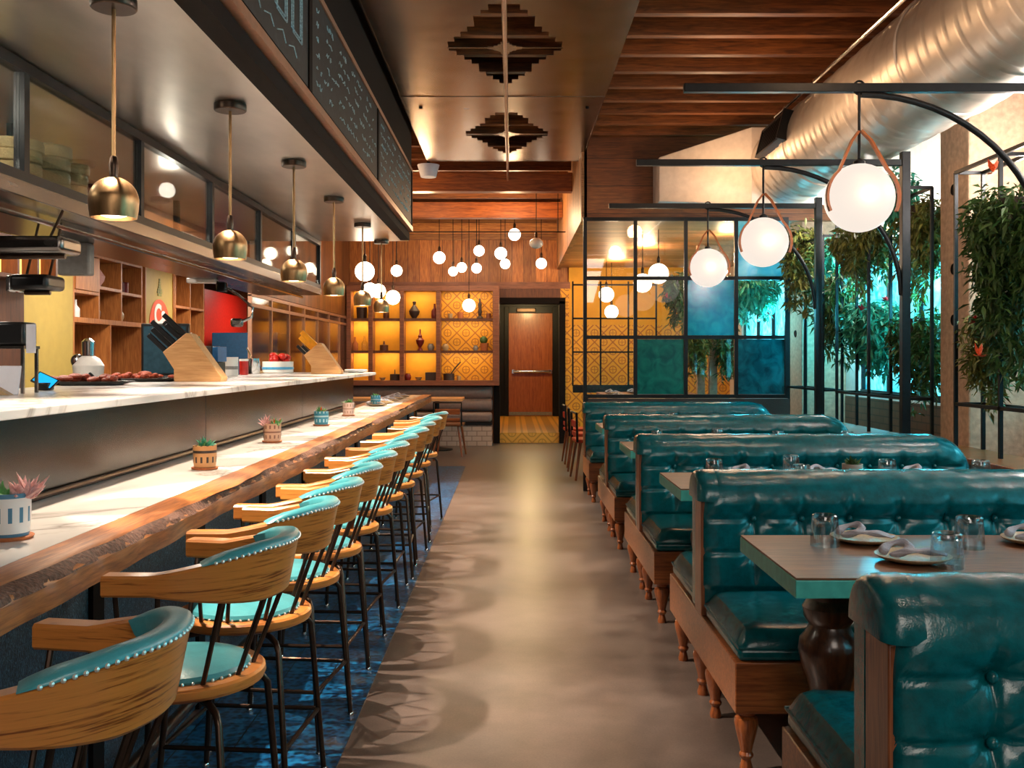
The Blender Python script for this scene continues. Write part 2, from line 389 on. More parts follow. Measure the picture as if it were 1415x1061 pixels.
def mat_chalk():
    m, nt, b = base('chalkboard')
    v = coords(nt, (1,3.2,4.5)); n = N(nt, 'ShaderNodeTexNoise', Detail=7.0, Distortion=1.5, Scale=3.0); nt.links.new(v, n.inputs['Vector'])
    nt.links.new(ramp(nt, n.outputs['Fac'], [(.4, lin('#070b0e')), (.6, lin('#10191f')), (.72, lin('#222e34'))]), b.inputs['Base Color'])
    b.inputs['Roughness'].default_value = .6; return m
M['chalk'] = mat_chalk()
M['chalkline'] = plain('chalk_marks', '#9ab8c2', .9, 0, .4, 20)
def mat_pot(name, c1, c2, bands):
    m, nt, b = base(name)
    tc = N(nt, 'ShaderNodeTexCoord'); sp = N(nt, 'ShaderNodeSeparateXYZ'); nt.links.new(tc.outputs['Object'], sp.inputs[0])
    an = math_(nt, 'ARCTAN2', sp.outputs[1], sp.outputs[0]); z = sp.outputs[2]
    tri = math_(nt, 'ABSOLUTE', math_(nt, 'SUBTRACT', math_(nt, 'FRACT', math_(nt, 'MULTIPLY', an, 1.91)), .5))
    zz = math_(nt, 'FRACT', math_(nt, 'MULTIPLY', z, bands))
    f1 = math_(nt, 'LESS_THAN', zz, .16)
    f2 = math_(nt, 'MULTIPLY', math_(nt, 'GREATER_THAN', tri, .32), math_(nt, 'LESS_THAN', math_(nt, 'ABSOLUTE', math_(nt, 'SUBTRACT', zz, .6)), .18))
    nt.links.new(mixc(nt, math_(nt, 'MAXIMUM', f1, f2), lin(c1), lin(c2)), b.inputs['Base Color']); b.inputs['Roughness'].default_value = .45
    return m
PEND_E = 80; ROSE_E = 430; NICHE_E = 2; FAR_E = 56; TRK = .32; UP_E = 17; KIT = 1.0; FRONT_E = 50; SUN_E = 6; WORLD_E = 9.0; EXPO = 0.0; WASH = 44; CY = 40
# ================================================================== SETTING
YW = 16.5   # far wall
struct('floor', MB().box(-4.7, 3.7, -3, YW, -.1, 0), M['floor'])
struct('trim_1', MB().box(-1.24, -.60, -1.5, 12.9, 0, .004), M['bluetile'])
# side walls
struct('wall_left', MB().box(-4.8, -4.63, -3, YW, 0, 4.4), M['wallpaint'])
struct('wall_back', MB().box(-4.63, 3.6, -3.1, -3, 0, 4.4), M['wallpaint'])
# right wall with window holes
win = [(.3, 3.0), (3.9, 6.75), (7.45, 10.35), (11.35, 15.6)]
mb = MB(); y = -3
for a, b_ in win:
    mb.box(3.6, 3.8, y, a, 0, 4.4); mb.box(3.6, 3.8, a, b_, 0, 1.02); mb.box(3.6, 3.8, a, b_, 2.55, 4.4); y = b_
mb.box(3.6, 3.8, y, YW, 0, 4.4)
struct('wall_right', mb, M['plaster'])
mb = MB(); y = -3
for a, b_ in win: mb.box(3.58, 3.6, a-.35, b_+.35, .0, 1.0)
struct('trim_2', mb, M['brick'])
for i, (a, b_) in enumerate(win):
    fr = MB(); n = 4 if b_-a < 3.5 else 5
    fr.box(3.62,3.72,a,b_,1.02,1.08); fr.box(3.62,3.72,a,b_,2.49,2.55)
    for k in range(n+1):
        yy = a + (b_-a)*k/n; fr.box(3.63,3.71,max(a,yy-.025),min(b_,yy+.025),1.08,2.49)
    fr.box(3.64,3.70,a,b_,1.52,1.56)
    w = struct('window_%d' % (i+1), fr, M['black'])
    obj('window_pane', MB().box(3.665,3.675,a+.01,b_-.01,1.08,2.49), M['winglass'], w, smooth=False)
# concrete columns
for k, (yc, lab) in enumerate(((7.03, 'thick board-marked concrete column with round holes behind the nearest hanging plant'), (10.95, 'slender concrete column just right of the glass grid screen'))):
    mb = MB(); x0 = 3.12; mb.box(x0, 3.6, yc-.23, yc+.23, 0, 4.4)
    c = obj('concrete_column', mb, M['concrete'], None, .012, False); tag(c, lab, 'column')
    if k < 2:
        h = MB()
        for z in (2.59, 2.03, 1.67):
            h.add([(x0-.002, yc + .035*math.cos(t*PI/10), z + .035*math.sin(t*PI/10)) for t in range(20)] , [tuple(range(20))])
            h.tube([(x0-.004, yc + .036*math.cos(t*PI/10), z + .036*math.sin(t*PI/10)) for t in range(20)], .004, 6, closed=True)
        obj('form_tie_hole', h, M['brown'], c)
# far wall, with doorway
mb = MB()
mb.box(-4.63, -.27, YW, YW+.15, 0, 3.36)
mb.box(-.27, .87, YW, YW+.15, 2.32, 3.36)
mb.box(.87, 3.6, YW, YW+.15, 0, 3.36)
struct('wall_far', mb, M['plank_v'])
struct('trim_3', MB().box(-4.63, 3.6, YW-.04, YW+.15, 3.36, 4.4), M['plank_h'])
# lower darker header over niche and doorway, patterned wall right of door
struct('trim_4', MB().box(-2.7, .96, YW-.06, YW, 2.55, 2.66), M['niche_wood'])
struct('trim_5', MB().box(-.21, .80, YW-.05, YW, 2.32, 2.55), M['cab_dark'])
mb = MB(); mb.box(.80, .94, YW-.06, YW, 0, 2.55); struct('trim_6', mb, M['lattice'])
struct('trim_7', MB().box(.94, 3.6, YW-.05, YW, .2, 1.95), M['lattice'])
struct('trim_33', MB().box(.94, 3.6, YW-.05, YW, 1.95, 2.9), M['yellow'])
# hallway behind doorway
yd = 21.2
struct('wall_hall_left', MB().box(-.37, -.27, YW+.15, yd, 0, 2.7), M['yellow'])
struct('wall_hall_right', MB().box(1.12, 1.22, YW+.15, yd, 0, 2.7), M['cab_dark'])
struct('ceiling_hall', MB().box(-.37, 1.22, YW+.15, yd, 2.7, 2.8), M['brown'])
struct('trim_8', MB().box(-.27, 1.12, YW-.02, yd, 0, .17), mat_lattice('yellow_step', 'x', '#b08030', '#d8a040', 3))
mb = MB(); mb.box(-.37,-.16,yd,yd+.1,.17,2.8); mb.box(1.06,1.22,yd,yd+.1,.17,2.8); mb.box(-.16,1.06,yd,yd+.1,2.5,2.8)
mb.box(-.37,1.22,yd+.1,yd+.15,0,2.8); struct('wall_hall_end', mb, M['black'])
dr = struct('door_1', MB().box(-.07,.86,yd-.02,yd+.03,.171,2.36), M['door_wood'], .004)
fr = MB(); fr.box(-.16,-.07,yd-.04,yd+.05,.17,2.5); fr.box(.86,1.06,yd-.04,yd+.05,.17,2.5); fr.box(-.07,.86,yd-.04,yd+.05,2.36,2.5)
obj('door_frame', fr, M['black'], dr, .004, False)
pb = MB(); pb.tube([(.02,yd-.09,1.12),(.82,yd-.09,1.12)], .032, 10); pb.box(.0,.06,yd-.09,yd-.02,1.08,1.16); pb.box(.78,.84,yd-.09,yd-.02,1.08,1.16)
obj('push_bar', pb, M['chrome'], dr)
obj('door_closer', MB().box(.1,.5,yd-.12,yd-.04,2.38,2.46), M['bronze'], dr, .01)
obj('kick_strip', MB().box(-.06,.85,yd-.03,yd-.02,.19,.26), M['grey'], dr)
# door trim at far wall
mb = MB(); mb.box(-.30,-.20,YW-.10,YW+.15,0,2.34); mb.box(.78,.88,YW-.10,YW+.15,.0,2.34); mb.box(-.30,.88,YW-.10,YW+.15,2.30,2.40)
struct('trim_9', mb, M['brown'])

# ---- ceiling: deck + joists
struct('ceiling', MB().box(-4.7, 3.7, -3, YW+.15, 4.02, 4.12), M['deck'])
# joists: each one a thing
def joist(y, x0, x1, z0=3.75, z1=4.02, w=.075, lab=''):
    o = obj('ceiling_joist', MB().box(x0, x1, y-w/2, y+w/2, z0, z1), M['joist'], None, .004, False)
    return tag(o, lab, 'joist', 'timber ceiling joists')
ordn = ['first','second','third','fourth','fifth','sixth','seventh','eighth','ninth','tenth','eleventh','twelfth','thirteenth','fourteenth','fifteenth','sixteenth','seventeenth','eighteenth','nineteenth','twentieth','twenty-first','twenty-second','twenty-third']
ys = [10.50 - .46*i for i in range(12)]
for i, y in enumerate(ys):
    joist(y, -.98, 3.6, lab='dark timber ceiling joist above the booths, %s forward from the glass grid screen' % ordn[i])
for i in range(7):
    y = 11.05 + .72*i
    joist(y, -2.7, .74, lab='timber joist over the far dining area, %s beyond the steel ceiling panel' % ordn[i])
# steel panel with stepped diamond cut-outs
ZP = 3.6
def panel_sheet(y0, y1, cy):
    mb = MB(); x0, x1 = -.945, .785; cx = -.05; row = .105
    half = .41; L = .92
    yy = y0
    n = int(round((y1-y0)/row)); row = (y1-y0)/n
    for i in range(n):
        a = y0 + i*row; b_ = a + row; d = abs((a+b_)/2 - cy)
        if d < L:
            w = half*(1 - (int(d/row)*row)/L); w = max(.05, round(w/.05)*.05)
            mid = d < row*.55
            mb.box(x0, cx-w, a, b_, ZP, ZP+.004); mb.box(cx+w, x1, a, b_, ZP, ZP+.004)
            mb.box(cx-.018, cx+.018, a, b_, ZP, ZP+.004)
        else: mb.box(x0, x1, a, b_, ZP, ZP+.004)
    mb.box(cx-half, cx+half, cy-.009, cy+.009, ZP, ZP+.004)
    for i in range(4):      # little star at the centre
        w = (.12,.08,.05,.03)[i]; h = (.03,.055,.085,.13)[i]
        mb.box(cx-w, cx+w, cy-h, cy+h, ZP-.001-.0005*i, ZP+.004)
    mb.box(x0,x0+.012,y0,y1,ZP-.002,ZP+.05); mb.box(x1-.012,x1,y0,y1,ZP-.002,ZP+.05); mb.box(x0,x1,y1-.012,y1,ZP-.003,ZP+.03); 
    return mb
sheets = [(8.38, 11.1, 9.78, 'brushed steel ceiling panel with stepped diamond cut-out, the far one'), (5.66, 8.38, 7.06, 'brushed steel ceiling panel with stepped diamond cut-out, the near one at the top of the photo')]
for (a, b_, c, lab) in sheets:
    o = obj('ceiling_panel', panel_sheet(a, b_, c), M['panel'], None, 0, False); tag(o, lab, 'ceiling panel', 'steel ceiling panels')
    rv = MB()
    for (xx, yy) in ((-.8, a+.35), (.66, a+.35)):
        rv.sphere((xx, yy, ZP-.004), .018, 10, 6, .5)
    obj('fixing_bolt', rv, M['brown'], o)
    hg = MB()
    for xx in (-.9, .74):
        for yy in (a+.3, b_-.3): hg.tube([(xx,yy,ZP),(xx,yy,3.99)], .006, 6)
    obj('hanger_rod', hg, M['black'], o)
o = obj('electrical_conduit', MB().tube([(-.05, 2, ZP-.0145),(-.05, 11.1, ZP-.0145),(-.05,12.2,ZP-.0145)], .014, 8), M['trimpink']); tag(o, 'thin metal conduit running along the centre of the steel ceiling panels', 'conduit')
# big cross beams in far area
for i, (y, lab) in enumerate(((12.3, 'dark timber cross beam nearest the steel ceiling panel'), (14.6, 'glowing timber cross beam above the hanging bulbs, closest to the far wall'))):
    o = obj('cross_beam', MB().box(-2.7, .74, y-.09, y+.09, 3.45, 3.68), M['beam'], None, .008, False); tag(o, lab, 'beam', 'cross beams')
# small blocks between beam and joists
# lowered box on the right: header facing camera, side face, low ceiling
struct('trim_10', MB().box(.77, 3.6, 10.62, 10.72, 2.87, 4.02), M['header'])
struct('trim_11', MB().box(.74, .80, 10.62, YW, 2.87, 4.02), M['plank_c'])
struct('ceiling_low', MB().box(.80, 3.6, 10.72, YW, 2.90, 2.98), M['plank_c'])
# ---- canopy over the bar
YC = 10.2
mb = MB(); mb.box(-4.63, -1.06, -3, YC, 2.60, 2.66)
struct('ceiling_soffit', mb, M['soffit'])
struct('trim_12', MB().box(-4.63, -1.08, YC-.06, YC, 2.66, 4.02), M['plank_side'])
mb = MB(); mb.box(-1.12, -1.03, -3, YC-.2, 2.585, 2.66); struct('trim_13', mb, M['brown'])
struct('trim_14', MB().box(-1.05, -.99, -3, YC-.25, 2.665, 2.71), M['trimpink'])
struct('trim_15', MB().box(-1.08, -1.00, -3, YC-.3, 2.71, 3.98), M['brown'])
struct('trim_16', MB().box(-1.03, -.985, -3, YC-.3, 3.24, 3.275), M['trimpink'])
random.seed(5)
bd = [(-.1,2.4), (2.46,4.84), (4.92,7.32), (7.40,9.80)]
names = ['nearest the camera', 'with large outlined chalk letters, high at the top left of the photo', 'of small chalk writing, the middle one above the bar', 'at the far end of the row above the bar']
for i, (a, b_) in enumerate(bd):
    if i == 0: continue
    t = thing('chalkboard', 'black chalkboard menu ' + names[i], 'chalkboard', (-1.0, a, 2.72), 0, 'chalkboard menus above the bar')
    obj('board', MB().box(0, .008, 0, b_-a, 0, .515), M['chalk'], t, 0, False)
    ch = MB(); L = b_-a
    if i == 1:
        glyphs = [[(0,0),(0,1)],[(0,1),(.6,1),(.6,0),(0,0)],[(0,.5),(.6,.5)]]
        for q in range(7):
            yy = .15 + q*.31; hh = .30; z0 = .17
            shp = random.choice([[(0,1),(0,0),(.7,0)], [(0,0),(0,1),(.7,1),(.7,.5),(0,.5)], [(0,0),(.35,1),(.7,0)], [(.7,1),(0,1),(0,0),(.7,0)], [(0,0),(0,1),(.7,0),(.7,1)], [(0,1),(.7,1),(.7,0),(0,0),(0,1)]])
            for off in (0, .035):
                ch.tube([(.010, yy + p[0]*.26 + off, z0 + p[1]*hh - off*.4) for p in shp], .0045, 4)
        for q in range(9): ch.tube([(.010, .2+q*.22, .07), (.010, .3+q*.22, .09+.02*random.random()), (.010, .36+q*.22, .06)], .003, 4)
    else:
        for row in range(6):
            z0 = .45 - row*.075; yy = .12
            while yy < L-.15:
                w = random.uniform(.03,.10)
                pts = [(.010, yy + w*k/4, z0 + random.uniform(-.014,.016)) for k in range(5)]
                ch.tube(pts, .003, 4); yy += w + random.choice((.02,.03,.07,.22))
    obj('chalk_writing', ch, M['chalkline'], t)
for i, y in enumerate((2.43, 4.88, 7.36, 9.83)):
    struct('trim_%d' % (17+i), MB().box(-1.02,-.985,y-.035,y+.035,2.71,3.24), M['brown'])
# ---- glass screen & overshelf
XG = -1.98
lab_b = ['over the pass beside the nearest brass lamp', 'behind the nearest brass pendant lamp', 'second bay from there, between the two nearest brass lamps','third bay, above the second brass lamp','fourth bay, near the third brass lamp','last bay at the far end of the screen']
divs = [1.53, 2.77, 4.02, 5.28, 6.53, 7.78, 9.0, 10.18]
t = thing('glass_screen', 'black framed glass screen standing on the steel overshelf above the kitchen pass', 'glass screen', (XG, 0, 2.12))
fr = MB(); fr.box(-.025,.025,-1,10.2,-.01,.03); fr.box(-.025,.025,-1,10.2,.43,.475)
for y in divs: fr.box(-.022,.022,y-.022,y+.022,0,.46)
obj('screen_frame', fr, M['black'], t, 0, False)
prev = -.9
for y in divs:
    obj('glass_pane', MB().box(-.004,.004,prev+.03,y-.025,.03,.43), M['pane'], t, 0, False); prev = y
sh = thing('steel_overshelf', 'long stainless steel overshelf hanging above the kitchen pass', 'shelf', (XG, 0, 2.08))
obj('shelf_board', MB().box(-.62,.03,-1,10.2,-.035,.03), M['steel'], sh, .004, False)
obj('shelf_rail', MB().tube([(-.15,-.9,-.06),(-.15,10.1,-.06)], .012, 8), M['chrome'], sh)
br = MB()
for y in (2.6, 5.1, 7.6, 10.0): br.box(-.6,-.56,y-.02,y+.02,.03,.52)
obj('hanger_bracket', br, M['black'], sh, 0, False)
# ---- pass (upper ledge) and steel face
XL = -1.45; ZL = 1.252
o = obj('pass_counter', MB().box(-2.45, XL, -1.2, 10.62, ZL-.03, ZL), M['marble'], None, .004, False); tag(o, 'long pale marble pass counter raised between the kitchen and the bar', 'counter')
t = thing('steel_backsplash', 'brushed steel front panel standing between the bar top and the pass counter', 'steel panel', (-1.6, 0, .925))
prev = -1.2
for y in (1.0, 2.62, 5.2, 7.6, 10.05):
    obj('steel_sheet', MB().box(-.03,0,prev+.003,y-.003,0,ZL-.032-.925), M['steel_face'], t, .002, False); prev = y
obj('end_sheet', MB().box(-.8,-.03,10.03,10.05,0,ZL-.032-.925), M['steel_face'], t, 0, False)
obj('foot_channel', MB().tube([(.015,-1.2,.012),(.015,10.05,.012)], .011, 8), M['bronze'], t)
o = obj('kitchen_cabinet_base', MB().box(-2.4,-1.66,-1.1,10.0,0.0,1.2), M['steel'], None, .01, False); tag(o, 'steel base cabinet standing under the kitchen pass counter', 'cabinet')
# ---- bar
t = thing('bar_counter', 'long bar counter with white marble inlay and live-edge wood rim', 'bar counter', (0,0,0))
obj('marble_top', MB().box(-1.60,-1.178,-1.3,13.05,.87,.92), M['marble'], t, 0, False)
# live edge slab: sweep along y
random.seed(3)
secs = []; ny = 260
def wob(y, s): return .012*math.sin(y*2.1+s) + .007*math.sin(y*5.3+1.7*s) + .004*math.sin(y*17+s*3)
for i in range(ny+1):
    y = -1.3 + 14.45*i/ny; a = wob(y, 0); b_ = wob(y, 2.2); c = wob(y, 4.1)
    secs.append([(-1.1765,y,.834),(-1.1765,y,.92),(-1.09+a,y,.921),(-1.073+a,y,.915),(-1.066+b_+.004*math.sin(y*31),y,.903),(-1.056+b_*.8+.004*math.sin(y*23+2),y,.893),(-1.052+b_*.7,y,.884+b_*.3),(-1.050+b_*.5+c*.3,y,.832)])
obj('wood_edge', MB().sweep(secs), M['slab'], t, 0, True, ang=30)
bk = []
for i in range(0, ny+1):
    y = -1.29 + 14.43*i/ny; a = wob(y, 0); b_ = wob(y, 2.2); c = wob(y, 4.1); q = .003*math.sin(y*41)
    bk.append([(-1.069+a,y,.9145),(-1.063+b_+.004*math.sin(y*31)+q,y,.903),(-1.052+b_*.8+.004*math.sin(y*23+2)+q,y,.889),(-1.057+b_*.7,y,.886),(-1.074+b_,y,.9)])
obj('bark_edge', MB().sweep(bk), M['bark'], t, 0, True)
obj('under_frame', MB().box(-1.62,-1.20,-1.2,12.9,.79,.869), M['brown'], t, 0, False)
obj('bar_front', MB().box(-1.58,-1.26,-1.2,12.8,0.004,.79), M['barfront'], t, 0, False)
for k in range(14): obj('bar_pilaster', MB().box(-1.26,-1.245,-1.0+k*1.0-.04,-1.0+k*1.0+.04,.004,.79), M['brown'], t, 0, False)
fr = MB(); fr.tube([(-1.12,-1.2,.2),(-1.12,12.7,.2)], .02, 10)
for k in range(12): fr.tube([(-1.245,-.5+k*1.1,.2),(-1.12,-.5+k*1.1,.2)], .012, 8)
obj('foot_rail', fr, M['bronze'], t)

# ---- bar pendants
def pendant():
    t = thing('pendant_lamp', '', 'pendant lamp', (0,0,0), 0, 'brass dome pendants above the bar')
    obj('ceiling_rose', MB().lathe([(0,-.035),(.072,-.035),(.075,-.03),(.075,0)], n=28), M['bronze'], t, .003)
    obj('rod', MB().tube([(0,0,-.03),(0,0,-.58)], .007, 8), M['brass'], t)
    obj('socket', MB().lathe([(.013,-.60),(.016,-.56),(.012,-.53),(.008,-.525)], n=14), M['bronze'], t)
    pr = []
    for i in range(14):
        a = PI/2*(1-i/13)*1.0
        pr.append((.080*math.cos(a)+.0005, -.675 + .080*math.sin(a)))
    pr += [(.079,-.70),(.074,-.732),(.071,-.732),(.076,-.70)]
    for i in range(14):
        a = PI/2*(i/13); pr.append((.077*math.cos(a)+.0003, -.675 + .077*math.sin(a)))
    obj('lamp_shade', MB().lathe(pr, n=32), M['brass'], t)
    obj('bulb', MB().sphere((0,0,-.706), .058, 20, 12, .44), M['diff'], t)
    return t
xs = (157,318,406,461.5,501,527)
pl = ['nearest brass dome pendant lamp over the bar, largest of the row', 'second brass dome pendant lamp over the bar, above the knife block', 'third brass dome pendant lamp over the bar from the camera', 'fourth brass dome pendant lamp over the bar, in front of the wood wall', 'fifth brass dome pendant lamp over the bar, overlapping the big far globe', 'last and smallest brass dome pendant lamp over the bar']
p0 = pendant(); pend_y = []
for i, x in enumerate(xs):
    y = 1.33*F/(707.5-x); pend_y.append(y)
    o = p0 if i == 0 else dup(p0, (0,0,0))
    o.location = (-1.33, y, 2.60); o['label'] = pl[i]
# ================================================================== BAR STOOLS
def make_stool():
    t = thing('bar_stool', '', 'bar stool', (0,0,0), 0, 'bar stools along the counter')
    # seat disc top z=.60
    obj('seat', MB().lathe([(0,-.036),(.195,-.036),(.208,-.030),(.213,-.018),(.211,-.006),(.204,0),(0,0)], 0,0,.60, 40), M['oak'], t)
    obj('cushion', MB().lathe([(.168,0),(.172,.006),(.165,.016),(.13,.026),(.08,.031),(0,.033)], 0,0,.60, 36), M['teal_seat'], t)
    st = MB()
    for k in range(44):
        a = 2*PI*k/44; st.sphere((.172*math.cos(a), .172*math.sin(a), .603), .0045, 6, 4)
    obj('seat_nail_trim', st, M['stud'], t)
    # back rail: u param; arm ends toward -x
    cx = .03; RR = .252; secs = []; path = []
    n1 = 12; n2 = 40
    for i in range(n1):
        f = i/n1; path.append((-.08 + (cx+.08)*f, .262 - .01*f - .0*f, 0, f))
    for i in range(n2+1):
        a = PI/2 - PI*i/n2; path.append((cx + RR*math.cos(a), RR*math.sin(a), 1, i/n2))
    for i in range(1, n1+1):
        f = i/n1; path.append((cx - (cx+.08)*f, -RR - .01*f, 2, 1-f))
    P = [Vector((p[0], p[1], 0)) for p in path]; m = len(P)
    def prof(i):
        # closeness to the back, 0 at arm, 1 at back
        p = path[i]
        if p[2] == 1:
            a = PI/2 - PI*p[3]; c = math.cos(a); k = min(1, max(0, c/.9)); k = k**1.15
        else: k = 0
        return k
    for i in range(m):
        tt = (P[min(i+1,m-1)] - P[max(i-1,0)]).normalized(); nn = Vector((tt.y, -tt.x, 0))   # sign
        if nn.dot(P[i]-Vector((cx,0,0))) < 0: nn = -nn
        k = prof(i); zt = .888 + .045*k; zb = .838 - .038*k; th = .052 - .020*k
        c = P[i]; o_ = c + nn*.004; i_ = c - nn*th
        lean = nn*.012*k
        e = .006
        ends = 1.0
        if i in (0, m-1): ends = .7
        q = [o_ - lean + Vector((0,0,zb+e)), o_ + lean + Vector((0,0,zt-e)), o_ + lean - nn*e + Vector((0,0,zt)), i_ + lean + nn*e + Vector((0,0,zt)), i_ + lean + Vector((0,0,zt-e)), i_ - lean + Vector((0,0,zb+e)), i_ - lean + nn*e + Vector((0,0,zb)), o_ - lean - nn*e + Vector((0,0,zb))]
        secs.append(q)
    obj('back_rail', MB().sweep(secs), M['oak'], t, 0, True, ang=30)
    # leather pad over the top and inside of the back
    secs = []; studs = MB(); nP = 36
    for i in range(nP+1):
        a = R(62) - R(124)*i/nP; c = math.cos(a); k = min(1, max(0, c/.9)); k = k**1.15
        e = min(i, nP-i)/4.0; e = min(1, e)**.5 if e > 0 else .05
        nn = Vector((c, math.sin(a), 0)); pc = Vector((cx,0,0)) + nn*RR
        zt = .888 + .045*k; th = .052 - .020*k; lean = nn*.012*k
        w = (th + .014)*1.0; mid = pc + lean - nn*(th*.5) 
        hh = .016*e; q = []
        for (dn, dz) in ((.5,-.012),(.5,.2),(.42,.65),(.22,.95),(0,1.0),(-.25,.95),(-.5,.7),(-.62,.2),(-.64,-1.2),(-.6,-2.6),(-.45,-2.6),(-.45,-.2)):
            q.append(mid + nn*dn*w + Vector((0,0,zt + (dz*hh if dz > 0 else dz*.022*e*1.0))))
        secs.append(q)
        if i % 1 == 0 and 1 < i < nP-1: studs.sphere(mid + nn*.48*w + Vector((0,0,zt-.000)), .0047, 6, 4)
    obj('back_pad', MB().sweep(secs), M['teal_seat'], t, 0, True)
    obj('back_nail_trim', studs, M['stud'], t)
    # spindles
    for a in (-86,-50,-17,17,50,86):
        ca, sa = math.cos(R(a)), math.sin(R(a))
        obj('spindle', MB().tube([(.178*ca+.0, .178*sa, .585+.013), (cx+.232*ca, .236*sa, .815 if abs(a)<80 else .842)], .0065, 8), M['bronze'], t)
    for s in (1,-1):
        obj('spindle', MB().tube([(-.07, s*.175, .598), (-.06, s*.236, .842)], .0065, 8), M['bronze'], t)
    obj('seat_hub', MB().box(-.09,.09,-.09,.09,.542,.563), M['bronze'], t, .004)
    for (sx, sy) in ((1,1),(1,-1),(-1,1),(-1,-1)):
        p = [(sx*.05,sy*.05,.548),(sx*.13,sy*.13,.546),(sx*.155,sy*.155,.536),(sx*.168,sy*.168,.512),(sx*.205,sy*.195,.012)]
        l = obj('leg', MB().tube(p, .0095, 10), M['bronze'], t)
        obj('glide', MB().lathe([(0,0),(.014,0),(.014,.010),(.010,.016),(0,.016)], sx*.2055, sy*.1955, .004, 12), M['chrome'], l)
    q = .0; zz = .22; xx = .189; yy = .184
    for a, b_ in (((xx,yy),(xx,-yy)),((xx,-yy),(-xx,-yy)),((-xx,-yy),(-xx,yy)),((-xx,yy),(xx,yy))):
        obj('footrest', MB().tube([(a[0],a[1],zz),(b_[0],b_[1],zz)], .0075, 8), M['bronze'], t)
    return t
sd = [1.70, 2.59, 3.19, 3.72, 4.27, 4.82, 5.38, 5.92, 6.47, 7.05, 7.72, 8.45]
sl = ['bar stool nearest the camera, cut off by the bottom left of the frame',
 'second bar stool from the camera, big curved oak rail with a teal pad',
 'third bar stool from the camera, whole round teal seat showing',
 'fourth bar stool from the camera, rail overlapping the third stool',
 'fifth bar stool from the camera, partly behind the fourth', 'sixth bar stool from the camera in the row at the bar',
 'seventh bar stool from the camera, midway along the bar', 'eighth bar stool from the camera, just past the middle of the bar',
 'ninth bar stool from the camera along the bar', 'tenth bar stool from the camera, third from the far end',
 'eleventh bar stool from the camera, second to last in the row', 'twelfth and last bar stool, smallest at the far end of the row']
rots = [-5, -6, -5, -7, -3, -4, -6, -2, 3, -5, 4, -10]
s0 = make_stool()
for i, y in enumerate(sd):
    o = s0 if i == 0 else dup(s0, (0,0,0))
    o.location = (-.858 + (.015 if i > 7 else 0), y, 0); o.rotation_euler = (0,0,R(rots[i])); o['label'] = sl[i]

# ================================================================== BENCHES
def bench_back_mesh(x0, x1, zb, zt, yr, rl=.07, rr=.26):
    """upholstered double sided back; rows along x, profile loop in y/z"""
    nx = 260; secs = []
    bx = [.95 + .19*k for k in range(0, 10)]; bx = [b for b in bx if x0+.12 < b < x1-.12]
    rows = [.77, .64]
    def disp(x, z):
        if z > .875 or z < .50: return 0
        d = 0
        # pillow puff between, grooves along seams
        fade = min(1, (.875-z)/.05); fade2 = min(1, (z-.50)/.05)
        g = 0
        for r in rows: g = max(g, math.exp(-((z-r)/.009)**2)*.6)
        for b in bx: g = max(g, math.exp(-((x-b)/.009)**2)*(.60 if z < .80 else .45))
        dm = 0
        for b in bx:
            if abs(x-b) > .13: continue
            for r in rows:
                dx = x-b; dz = z-r; rr_ = math.hypot(dx, dz)
                if rr_ < .14:
                    an = math.atan2(dz, dx)
                    dm = max(dm, math.exp(-(rr_/.034)**1.2)) 
                    cr = (.5+.5*math.cos(an*6+b*9))**5*math.exp(-rr_/.05)*(1 if rr_ > .014 else 0)
                    g = max(g, cr*.9)
        # diagonal folds
        return -(.036*dm + .019*g)*min(fade, 1)*fade2 + .008
    for i in range(nx+1):
        f = i/nx; x = x0 + (x1-x0)*f
        # end roundover
        dl = x-x0; dr = x1-x
        kl = 1 if dl > rl else math.sqrt(max(0, 1-(1-dl/rl)**2))
        kr = 1 if dr > rr else math.sqrt(max(0, 1-(1-dr/rr)**2))
        top = zt - rl*(1-kl) - rr*.75*(1-kr)
        kk = .80 + .20*min(kl, 1); kk *= (.55 + .45*min(1, kr*1.2)) if dr < rr else 1
        y_ = yr*kk; r = min(yr, .125)
        q = []
        nz = 46; zs = top - r
        for k in range(nz+1):
            z = zb + (zs-zb)*k/nz
            bul = .010*math.exp(-((z-(zs+.0))/.05)**2)
            q.append((x, -(y_ + disp(x, z) + bul*kk), z))
        na = 16
        for k in range(1, na):
            a = PI*k/na; q.append((x, -(y_+.010*kk*math.sin(a)**0)*math.cos(a), zs + r*math.sin(a)*kk**.3 + .002*math.sin(x*40+a*3)*math.sin(x*13)))
        for k in range(nz, -1, -1):
            z = zb + (zs-zb)*k/nz
            bul = .010*math.exp(-((z-(zs+.0))/.05)**2)
            q.append((x, (y_ + disp(x, z) + bul*kk), z))
        secs.append(q)
    return MB().sweep(secs), bx, rows
def leg_profile(h=.213):
    p = [(0,0),(.022,0),(.024,.012),(.019,.03),(.016,.042),(.024,.05),(.026,.058),(.020,.068),(.026,.095),(.038,.14),(.043,.165),(.040,.182),(.024,.190),(.034,.196),(.036,.204),(.030,.213),(0,.213)]
    return [(r*.95, z*h/.213) for r, z in p]
